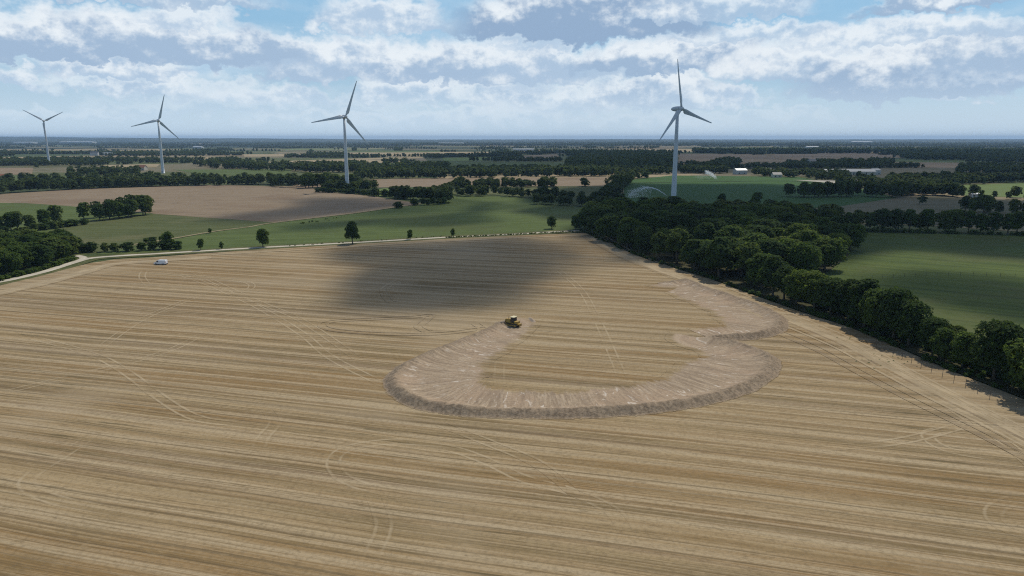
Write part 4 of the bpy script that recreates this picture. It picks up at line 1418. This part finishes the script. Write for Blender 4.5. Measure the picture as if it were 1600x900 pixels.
for s in (-1, 1):
    bm = bmesh.new(); box(bm, -0.3, 2.45, s * 1.30 - 0.1, s * 1.30 + 0.1, 0.38, 0.62, 0.03)
    link('push_arm', bm_mesh('push_arm', bm), M_YEL, dz)
    bm = bmesh.new(); tube(bm, [(1.9, s * 0.62, 1.6), (2.45, s * 0.62, 0.75)], 0.06, 10)
    link('lift_cylinder', bm_mesh('lift_cylinder', bm), M_BLK, dz)
bm = bmesh.new(); tube(bm, [(1.1, 0.3, 2.1), (1.1, 0.3, 2.75), (1.02, 0.3, 2.9)], 0.07, 10)
link('exhaust_pipe', bm_mesh('exhaust_pipe', bm), M_BLK, dz)
bm = bmesh.new()
box(bm, -2.55, -1.91, -0.6, 0.6, 0.75, 1.05, 0.04)
for yy in (-0.45, 0.0, 0.45):
    prism(bm, [(-2.75, 1.1), (-2.56, 1.1), (-2.56, 0.5), (-2.45, 0.2), (-2.7, 0.4)], yy - 0.06, yy + 0.06)
link('ripper', bm_mesh('ripper', bm), M_YEL, dz)
for s in (-1, 1):
    bm = bmesh.new(); box(bm, 0.30, 0.36, s * 0.7 - 0.1, s * 0.7 + 0.1, 2.87, 2.99)
    link('headlight', bm_mesh('headlight', bm), M_WHITE, dz)

# ------------------------------------------------------------------ white van (local +x forward)
M_VAN = plain('van_paint', (0.72, 0.73, 0.75), 0.3, 0, 0.5, 0.08, 1.0)
M_TYRE = plain('tyre_rubber', (0.025, 0.025, 0.025), 0.8)
M_RIM = plain('wheel_rim', (0.35, 0.35, 0.36), 0.35, 0.6)
M_LAMP = plain('lamp_lens', (0.6, 0.6, 0.58), 0.15)
M_RED = plain('tail_lens', (0.35, 0.02, 0.02), 0.25)
vx, vy = P(251.5, 413.3)
van = thing('van', 'white panel van parked in the corner of the stubble field', 'van', (vx, vy, 0.0), R(176))
out_ = [(2.55, 0.35), (2.62, 0.62), (2.55, 0.95), (1.75, 1.18), (1.05, 1.88), (0.8, 1.97), (-2.3, 1.99), (-2.5, 1.88), (-2.58, 1.0), (-2.58, 0.38)]
bm = bmesh.new()
secs_ = []
for yy, inset in ((-0.97, 0.10), (-0.93, 0.0), (0.93, 0.0), (0.97, 0.10)):
    secs_.append([bm.verts.new((x * (1 - inset * .15), yy * (1 - 0.10 * max(0, (z - 1.0))), z - (inset * .3 if z > 1.5 else 0))) for x, z in out_])
for a, b in zip(secs_, secs_[1:]):
    for i in range(len(out_)):
        bm.faces.new((a[i], b[i], b[(i + 1) % len(out_)], a[(i + 1) % len(out_)]))
bm.faces.new(secs_[0]); bm.faces.new(list(reversed(secs_[-1])))
bmesh.ops.recalc_face_normals(bm, faces=bm.faces)
body = link('body', bm_mesh('van_body', bm), M_VAN, van)
bm = bmesh.new()
va = [(1.69, -0.80, 1.245), (1.69, 0.80, 1.245), (1.08, 0.76, 1.865), (1.08, -0.76, 1.865)]
nn = Vector((0.7, 0, 0.7)).normalized() * 0.03
lo = [bm.verts.new(Vector(v)) for v in va]; hi = [bm.verts.new(Vector(v) + nn) for v in va]
bm.faces.new(hi); bm.faces.new(list(reversed(lo)))
for i in range(4): bm.faces.new((lo[i], lo[(i + 1) % 4], hi[(i + 1) % 4], hi[i]))
link('windscreen', bm_mesh('windscreen', bm), M_GLASS, van)
for s in (-1, 1):
    bm = bmesh.new()
    prism(bm, [(0.55, 1.18), (1.55, 1.18), (1.0, 1.72), (0.55, 1.74)], s * 0.90, s * 0.975)
    link('side_window', bm_mesh('side_window', bm), M_GLASS, van)
    bm = bmesh.new(); box(bm, 1.32, 1.48, s * 1.08 - 0.11, s * 1.08 + 0.11, 1.15, 1.38, 0.03)
    link('wing_mirror', bm_mesh('wing_mirror', bm), M_BLK, van)
    bm = bmesh.new(); box(bm, 2.40, 2.57, s * 0.72 - 0.16, s * 0.72 + 0.16, 0.74, 0.95, 0.02)
    link('headlight', bm_mesh('headlight', bm), M_LAMP, van)
    bm = bmesh.new(); box(bm, -2.61, -2.5, s * 0.86 - 0.07, s * 0.86 + 0.07, 0.85, 1.45, 0.02)
    link('tail_light', bm_mesh('tail_light', bm), M_RED, van)
    for xx in (1.62, -1.5):
        bm = bmesh.new(); disc_y(bm, xx, 0.34, 0.34, s * 0.885 - 0.11, s * 0.885 + 0.11, 24)
        w_ = link('wheel', bm_mesh('wheel', bm), M_TYRE, van)
        bm = bmesh.new(); disc_y(bm, xx, 0.34, 0.20, s * 0.885 + s * 0.105, s * 0.885 + s * 0.125, 18)
        link('rim', bm_mesh('rim', bm), M_RIM, w_)
for x0, x1, nm in ((2.5, 2.70, 'front_bumper'), (-2.66, -2.5, 'rear_bumper')):
    bm = bmesh.new(); box(bm, x0, x1, -0.92, 0.92, 0.30, 0.58, 0.04)
    link('bumper', bm_mesh('bumper', bm), M_BLK, van)

# ------------------------------------------------------------------ fences
M_POST = plain('weathered_post', (0.13, 0.11, 0.09), 0.9, 0, 0.1, 0.3, 3)
M_WIRE = plain('galvanised_wire', (0.25, 0.25, 0.25), 0.5, 0.5)


def fence(label, pts, spacing, h, nwire, rad_):
    q = smooth_poly([P(*a) for a in pts], 0.5)
    s = np.concatenate([[0], np.cumsum(np.linalg.norm(np.diff(q, axis=0), axis=1))])
    o = thing('wire_fence', label, 'fence', (q[0, 0], q[0, 1], 0))
    tops = []
    for d in np.arange(0, s[-1], spacing):
        x = np.interp(d, s, q[:, 0]) - q[0, 0]; y = np.interp(d, s, q[:, 1]) - q[0, 1]
        bm = bmesh.new()
        lx, ly = random.uniform(-.05, .05), random.uniform(-.05, .05)
        tube(bm, [(x, y, -0.1), (x + lx * .6, y + ly * .6, h * .6), (x + lx, y + ly, h)], [rad_, rad_, rad_ * .9], 7)
        link('post', bm_mesh('post', bm), M_POST, o)
        tops.append((x, y))
    for k in range(nwire):
        bm = bmesh.new()
        pts_ = []
        zz = h * (0.35 + 0.6 * k / max(1, nwire - 1))
        for (a, b), (c_, d_) in zip(tops, tops[1:]):
            pts_ += [(a, b + rad_, zz), ((a + c_) / 2, (b + d_) / 2 + rad_, zz - 0.04)]
        pts_.append((tops[-1][0], tops[-1][1], zz))
        tube(bm, pts_, 0.006, 4)
        link('wire', bm_mesh('wire', bm), M_WIRE, o)
    return o


fence('wire fence on thin posts along the edge of the stubble below the hedge', [(1356, 536), (1400, 556), (1450, 579), (1500, 601), (1550, 624), (1600, 648), (1680, 688)], 3.4, 1.75, 3, 0.05)
fence('low wire fence on wooden posts crossing the meadow behind the hedge', [(1334, 438), (1348, 436), (1400, 433), (1480, 430), (1556, 431), (1680, 438)], 4.8, 1.25, 2, 0.06)


# ------------------------------------------------------------------ irrigation jets (volumes of drops)
def vol_mat(name, col, dens, aniso):
    m, t, out = material(name)
    v = t.new('ShaderNodeVolumeScatter')
    v.inputs['Color'].default_value = (*col, 1); v.inputs['Density'].default_value = dens; v.inputs['Anisotropy'].default_value = aniso
    t.t.links.new(v.outputs[0], out.inputs['Volume'])
    return m


def lumpy(bm, c_, sx, sy, sz, seed):
    r = bmesh.ops.create_icosphere(bm, subdivisions=3, radius=1.0)
    for v in r['verts']:
        k_ = 1 + 0.3 * mnoise.noise(v.co * 1.8 + Vector((seed, 0, 0)))
        v.co = Vector((v.co.x * sx * k_, v.co.y * sy * k_, v.co.z * sz * k_)) + c_


m, t, out = material('water_drops')
df = t.new('ShaderNodeBsdfDiffuse'); df.inputs['Color'].default_value = (0.85, 0.87, 0.90, 1)
tl = t.new('ShaderNodeBsdfTranslucent'); tl.inputs['Color'].default_value = (0.85, 0.87, 0.90, 1)
mx = t.new('ShaderNodeMixShader'); mx.inputs[0].default_value = 0.6
t.t.links.new(df.outputs[0], mx.inputs[1]); t.t.links.new(tl.outputs[0], mx.inputs[2]); t.t.links.new(mx.outputs[0], out.inputs['Surface'])
m_drop = m


def drops(parent, path, spread, n, size, fall=0.0):
    """a jet as many small sheets of drops along a path; fall lets some rain down"""
    path = np.array(path, float)
    f = rng.uniform(0, 1, n) ** 0.8
    ff = f * (len(path) - 1); i0 = np.minimum(ff.astype(int), len(path) - 2)
    c = path[i0] + (path[i0 + 1] - path[i0]) * (ff - i0)[:, None]
    sp_ = np.interp(f, np.linspace(0, 1, len(spread)), spread)
    c = c + rng.normal(size=(n, 3)) * sp_[:, None] * np.array([1, 1, .6])
    drop = rng.uniform(0, 1, n) ** 2 * fall * ((rng.uniform(0, 1, n) < f) & (f > 0.4))
    c[:, 2] = np.maximum(c[:, 2] * (1 - drop), 0.2)
    u = rng.normal(size=(n, 3)); u /= np.linalg.norm(u, axis=1)[:, None]
    v = np.cross(u, rng.normal(size=(n, 3))); v /= np.linalg.norm(v, axis=1)[:, None]
    s_ = (size * rng.uniform(.5, 1.3, n))[:, None]
    q = np.stack([c - u * s_, c + v * s_ * .6, c + u * s_, c - v * s_ * .6], 1).reshape(-1, 3)
    return link('water_stream', np_mesh('water_stream', q, np.arange(n * 4).reshape(-1, 4)), m_drop, parent)


x0, y0 = P(1118, 280)
o = thing('irrigation_jet', 'bright white fan of irrigation water at the back of the maize field', 'water jet', (x0, y0, 0))
drops(o, [(0, 0, 1.2), (-3, 0, 4.2), (-6.5, 0, 7.0), (-10, 0, 9.4), (-14, 0, 10.8)], [1.3, 1.6, 1.9, 1.4, 0.5], 900, 0.42, 0.35)
bm = bmesh.new(); lumpy(bm, Vector((-17, 0, 3.9)), 13, 6, 3.6, 3)
link('mist', bm_mesh('mist', bm, True), vol_mat('water_mist', (0.97, 0.98, 1.0), 0.009, 0.4), o)
x0, y0 = P(1041, 309)
o = thing('irrigation_jet', 'long thin arching irrigation jet with drifting mist beside the biggest turbine', 'water jet', (x0, y0, 0))
drops(o, [(-34 * f, 0, 2.0 + 22 * f * (1 - f) * 1.25 + 0.5 * f) for f in np.linspace(0, 1, 14)], [0.12, 0.35, 1.2, 2.4], 2400, 0.27, 0.95)


# ------------------------------------------------------------------ clouds overhead that shade the land
CLOUD_ALT = 1500.0


def cloud_body(polys, alt, depth, dens, name):
    Vs, Fs = [], []; off = 0
    for poly, thick, soft in polys:
        q = [P(*a) for a in poly]
        q = [(x + SUN.x / SUN.z * alt, y + SUN.y / SUN.z * alt) for x, y in q]
        xs = [a[0] for a in q]; ys = [a[1] for a in q]
        mg = soft
        ext = max(max(xs) - min(xs), max(ys) - min(ys))
        cell = max(5.0, ext / 110)
        gx = np.arange(min(xs) - mg, max(xs) + mg + cell, cell); gy = np.arange(min(ys) - mg, max(ys) + mg + cell, cell)
        X, Y = np.meshgrid(gx, gy)
        d = poly_dist(X, Y, q); ins = in_poly(X, Y, q)
        sd = np.where(ins, d, -d) + (vnoise(X, Y, soft * 2.4, 41, 4) - .5) * soft * 2.2
        k_ = np.clip((sd + soft * .5) / (soft * 1.3), 0, 1)
        th = thick * (k_ * k_ * (3 - 2 * k_)) * (0.55 + 0.9 * vnoise(X, Y, soft * 3, 77, 3))
        th[0, :] = th[-1, :] = 0; th[:, 0] = th[:, -1] = 0
        top = np.stack([X, Y, alt + th * .7], -1).reshape(-1, 3); bot = np.stack([X, Y, alt - th * .3], -1).reshape(-1, 3)
        nn = X.size
        idx = np.arange(nn).reshape(X.shape)
        qd = np.stack([idx[:-1, :-1], idx[:-1, 1:], idx[1:, 1:], idx[1:, :-1]], -1).reshape(-1, 4)
        act = (th.ravel()[qd] > 0).any(1)
        qd = qd[act]
        # bottom index shares the top vertex where the cloud has no thickness
        bi = np.where(th.ravel() > 0, np.arange(nn) + nn, np.arange(nn))
        Vs.append(np.concatenate([top, bot])); Fs.append(qd + off); Fs.append(bi[qd][:, ::-1] + off)
        off += 2 * nn
    return link(name, np_mesh(name, np.concatenate(Vs), np.concatenate(Fs), True), vol_mat('cloud_vapour', (0.98, 0.98, 0.99), dens, 0.3))


shade = [
    ([(512, 474), (560, 482), (680, 487), (800, 482), (840, 468), (870, 450), (895, 432), (900, 405), (885, 377), (800, 371), (640, 376), (540, 384), (475, 386), (500, 396), (585, 415), (560, 445)], 42, 20),
    ([(455, 360), (560, 356), (700, 350), (780, 346), (740, 334), (830, 320), (700, 310), (600, 330), (480, 345)], 28, 20),
    ([(300, 345), (420, 350), (560, 334), (650, 319), (600, 309), (500, 308), (420, 322), (330, 330)], 34, 55),
    ([(905, 416), (975, 409), (1050, 403), (1110, 394), (1180, 386), (1250, 388), (1300, 406), (1345, 404), (1400, 388), (1500, 394), (1700, 400), (1700, 372), (1400, 352), (1180, 345), (1000, 342), (900, 350), (890, 372)], 60, 16),
    ([(1340, 436), (1430, 462), (1560, 492), (1680, 512), (1700, 455), (1560, 428), (1400, 424)], 44, 12),
    ([(950, 344), (1200, 346), (1330, 352), (1600, 366), (1800, 372), (1700, 312), (1450, 309), (1330, 296), (1200, 287), (990, 287), (830, 300), (820, 325)], 62, 26),
    ([(560, 274), (900, 270), (1000, 271), (1240, 268), (1330, 284), (1440, 290), (1700, 280), (1700, 240), (1300, 238), (900, 238), (600, 248), (700, 260)], 26, 60),
]
clouds = cloud_body(shade, CLOUD_ALT, 60, 0.045, 'clouds')
tag(clouds, 'broken fair weather clouds drifting overhead', 'clouds', kind='stuff')

# ------------------------------------------------------------------ haze
bm = bmesh.new(); box(bm, -31000, 31000, -31000, 31000, -1.6, 135)
hz = link('haze', bm_mesh('haze', bm), None)
m, t, out = material('haze_air')
pv = t.new('ShaderNodeVolumePrincipled')
pv.inputs['Color'].default_value = (0.48, 0.70, 1.0, 1)
pv.inputs['Density'].default_value = 5.5e-5
pv.inputs['Anisotropy'].default_value = 0.1
pv.inputs['Density Attribute'].default_value = ''
t.t.links.new(pv.outputs[0], out.inputs['Volume'])
hz.data.materials.append(m)
tag(hz, kind='stuff')

# ------------------------------------------------------------------ sun and sky
sd = bpy.data.lights.new('sun', 'SUN')
sd.energy = 3.5; sd.angle = R(0.5); sd.color = (1.0, 0.935, 0.80)
so = bpy.data.objects.new('sun', sd); COL.objects.link(so)
so.rotation_euler = (-SUN).to_track_quat('-Z', 'Y').to_euler()

w = bpy.data.worlds.new('World'); scene.world = w; w.use_nodes = True
w.node_tree.nodes.clear()
t = NT(w.node_tree)
wo = t.new('ShaderNodeOutputWorld'); bg = t.new('ShaderNodeBackground')
t.t.links.new(bg.outputs[0], wo.inputs[0])
SKY_S = 0.10
bg.inputs['Strength'].default_value = SKY_S
sky = t.new('ShaderNodeTexSky', sky_type='NISHITA')
sky.sun_disc = False; sky.sun_elevation = SUN_EL; sky.sun_rotation = SUN_AZ
sky.altitude = 50; sky.air_density = 1.0; sky.dust_density = 0.6; sky.ozone_density = 2.0
tc = t.new('ShaderNodeTexCoord').outputs['Generated']
sx = t.new('ShaderNodeSeparateXYZ'); t.put(sx.inputs[0], tc)
az = t.m('ARCTAN2', sx.outputs[0], sx.outputs[1])
hyp = t.m('SQRT', t.m('ADD', t.m('MULTIPLY', sx.outputs[0], sx.outputs[0]), t.m('MULTIPLY', sx.outputs[1], sx.outputs[1])))
el = t.m('DIVIDE', sx.outputs[2], t.m('MAXIMUM', hyp, 0.02))


def sk(r, g, b):                      # colours given as seen, before the sky strength
    return (r / SKY_S, g / SKY_S, b / SKY_S)


base = t.mix(t.ss(el, 0.0, 0.22), sk(0.46, 0.66, 0.83), sk(0.29, 0.57, 0.82))
base = t.mix(0.25, base, t.mix(1.0, sky.outputs[0], (0.55, 0.62, 0.70, 1), 'MULTIPLY'))
q1 = t.xyz(t.m('MULTIPLY', az, 9.0), t.m('MULTIPLY', el, 15.0))
warp = t.noise(q1, 1.0, 5, 0.55, color=True)
wsep = t.new('ShaderNodeSeparateColor'); t.put(wsep.inputs[0], warp)
wu = t.m('SUBTRACT', wsep.outputs[0], 0.5); wv = t.m('SUBTRACT', wsep.outputs[1], 0.5)
q2 = t.xyz(t.m('MULTIPLY_ADD', az, 30.0, 7.0), t.m('MULTIPLY', el, 42.0))
puff = t.m('SUBTRACT', t.noise(q2, 1.0, 6, 0.55), 0.5)
q3 = t.xyz(t.m('MULTIPLY_ADD', az, 30.0, 7.22), t.m('MULTIPLY_ADD', el, 42.0, 0.55))
puff_up = t.m('SUBTRACT', t.noise(q3, 1.0, 6, 0.55), 0.5)
lit = t.m('SUBTRACT', puff, puff_up)            # relief towards the light
U = t.m('MULTIPLY_ADD', wu, 0.09, az)
Vv = t.m('MULTIPLY_ADD', wv, 0.030, el)
U = t.m('MULTIPLY_ADD', puff, 0.05, U)
Vv2 = t.m('MULTIPLY_ADD', puff, 0.040, Vv)

q4 = t.xyz(t.m('MULTIPLY_ADD', az, 80.0, 3.0), t.m('MULTIPLY', el, 105.0))
mott = t.m('SUBTRACT', t.noise(q4, 1.0, 5, 0.6), 0.5)
Vv2 = t.m('MULTIPLY_ADD', mott, 0.014, Vv2)
WHITE = sk(0.84, 0.90, 0.95)
col = base
# thin veil of broken cloud everywhere
veil = t.m('MULTIPLY', t.ss(t.m('ADD', t.noise(t.xyz(t.m('MULTIPLY', az, 3.5), t.m('MULTIPLY', el, 17.0)), 1.0, 5, 0.55), t.m('MULTIPLY', puff, 0.2)), 0.34, 0.66), t.m('MULTIPLY', t.ss(el, 0.03, 0.09), t.ss(el, 0.105, 0.165, 1.0, 0.25)))
vcol = t.mix(t.ss(t.m('ADD', t.m('MULTIPLY', lit, 1.2), 0.5), 0.1, 0.9), sk(0.50, 0.67, 0.84), sk(0.75, 0.85, 0.92))
col = t.mix(t.m('MULTIPLY', veil, 0.75), col, vcol)


def azel(px, py):
    d = ray(px, py)
    return math.atan2(d.x, d.y), d.z / math.hypot(d.x, d.y)


# photo position of centre, base, half width, height, greyness, opacity
CL = [
    (430, 178, 260, 30, .35, .45), (900, 185, 220, 28, .25, .40), (700, 158, 150, 34, .35, .7), (860, 168, 120, 38, .25, .75), (330, 150, 170, 30, .35, .6),
    (560, 196, 200, 22, .15, .5), (90, 188, 140, 22, .2, .45), (1180, 190, 160, 20, .2, .4), (760, 190, 140, 26, .15, .5), (1000, 200, 160, 22, .2, .45), (420, 160, 100, 26, .15, .6), (240, 140, 100, 24, .15, .6), (640, 150, 80, 30, .1, .6), (930, 150, 70, 32, .1, .7), (800, 140, 60, 36, .1, .7),
    (120, 140, 110, 20, .4, .5), (175, 118, 118, 34, .25, .95), (15, 130, 45, 30, .2, .9), (1475, 158, 34, 12, .1, .85), (1310, 150, 90, 24, .5, .5),
    (1040, 162, 130, 52, .45, .95), (1140, 162, 60, 24, .1, .7),
    (560, 118, 170, 72, .45, .95), (730, 122, 150, 62, .55, .95), (440, 100, 150, 50, .3, .9), (870, 120, 110, 60, .30, .9),
    (1060, 108, 200, 56, .75, 1.0), (1250, 120, 130, 60, .3, .9), (1430, 138, 240, 84, .75, 1.0), (1560, 110, 140, 70, .5, .95),
    (1180, 60, 160, 30, .2, .8), (1420, 62, 220, 40, .2, .9),
    (180, 84, 300, 74, .65, 1.0), (30, 80, 170, 66, .7, 1.0), (300, 40, 80, 40, .15, .85), (590, 40, 105, 50, .2, .95), (830, 70, 60, 40, .1, .8),
    (900, 48, 215, 74, 1.1, 1.0), (1120, 22, 150, 40, .35, .8), (1460, 12, 130, 30, .8, .95), (140, -8, 300, 50, .5, .9),
    (800, -60, 500, 70, .5, .8), (1300, -50, 400, 60, .5, .8),
]
for (cx, cyb, hw, hh, gr, op) in CL:
    a, b = azel(cx, cyb)
    a2, _ = azel(cx + hw, cyb)
    _, b2 = azel(cx, cyb - hh)
    W, Hh = abs(a2 - a) * 1.05, (b2 - b)
    du = t.m('MULTIPLY', t.m('SUBTRACT', U, a), 1 / W)
    dv = t.m('MULTIPLY', t.m('SUBTRACT', Vv2, b), 1 / Hh)
    up = t.m('MAXIMUM', dv, 0.0)
    dn = t.m('MINIMUM', dv, 0.0)
    e = t.m('SUBTRACT', t.m('SUBTRACT', t.m('SUBTRACT', 1.0, t.m('MULTIPLY', du, du)), t.m('MULTIPLY', up, up)), t.m('MULTIPLY', t.m('MULTIPLY', dn, dn), 22.0))
    alpha = t.m('MULTIPLY', t.ss(e, -0.22, 0.50), op)
    # dark flat base to bright crowned top
    sh = t.m('ADD', t.m('MULTIPLY_ADD', up, 0.95, t.m('MULTIPLY', lit, 1.0)), t.m('ADD', t.m('MULTIPLY', wu, 1.1), t.m('MULTIPLY', mott, 0.55)))
    dark = sk(0.49 - 0.17 * gr, 0.63 - 0.18 * gr, 0.79 - 0.16 * gr)
    cc = t.mix(t.ss(sh, -0.30 + 0.42 * gr, 0.66 + 0.36 * gr), dark, WHITE)
    col = t.mix(alpha, col, cc)
# air thickens to a pale band over the horizon
col = t.mix(t.ss(el, 0.085, -0.005, 0.0, 0.88), col, sk(0.66, 0.80, 0.92))
# overhead (outside the picture) plain Nishita sky with broken cloud
hi_sky = t.mix(0.15, sky.outputs[0], sk(0.50, 0.56, 0.64))
col = t.mix(t.ss(el, 0.30, 0.55), col, hi_sky)
t.put(bg.inputs['Color'], col)
w.cycles.sampling_method = 'MANUAL'
w.cycles.sample_map_resolution = 512

# ------------------------------------------------------------------ render settings
vs_ = scene.view_settings
vs_.view_transform = 'Standard'; vs_.look = 'None'; vs_.exposure = 0.0; vs_.gamma = 1.0; vs_.use_curve_mapping = False
cy = scene.cycles
cy.max_bounces = 5; cy.diffuse_bounces = 2; cy.glossy_bounces = 2; cy.transmission_bounces = 3; cy.transparent_max_bounces = 16; cy.volume_bounces = 0
cy.use_denoising = False
cy.filter_width = 1.15
cy.use_adaptive_sampling = True; cy.adaptive_threshold = 0.01
scene.render.film_transparent = False
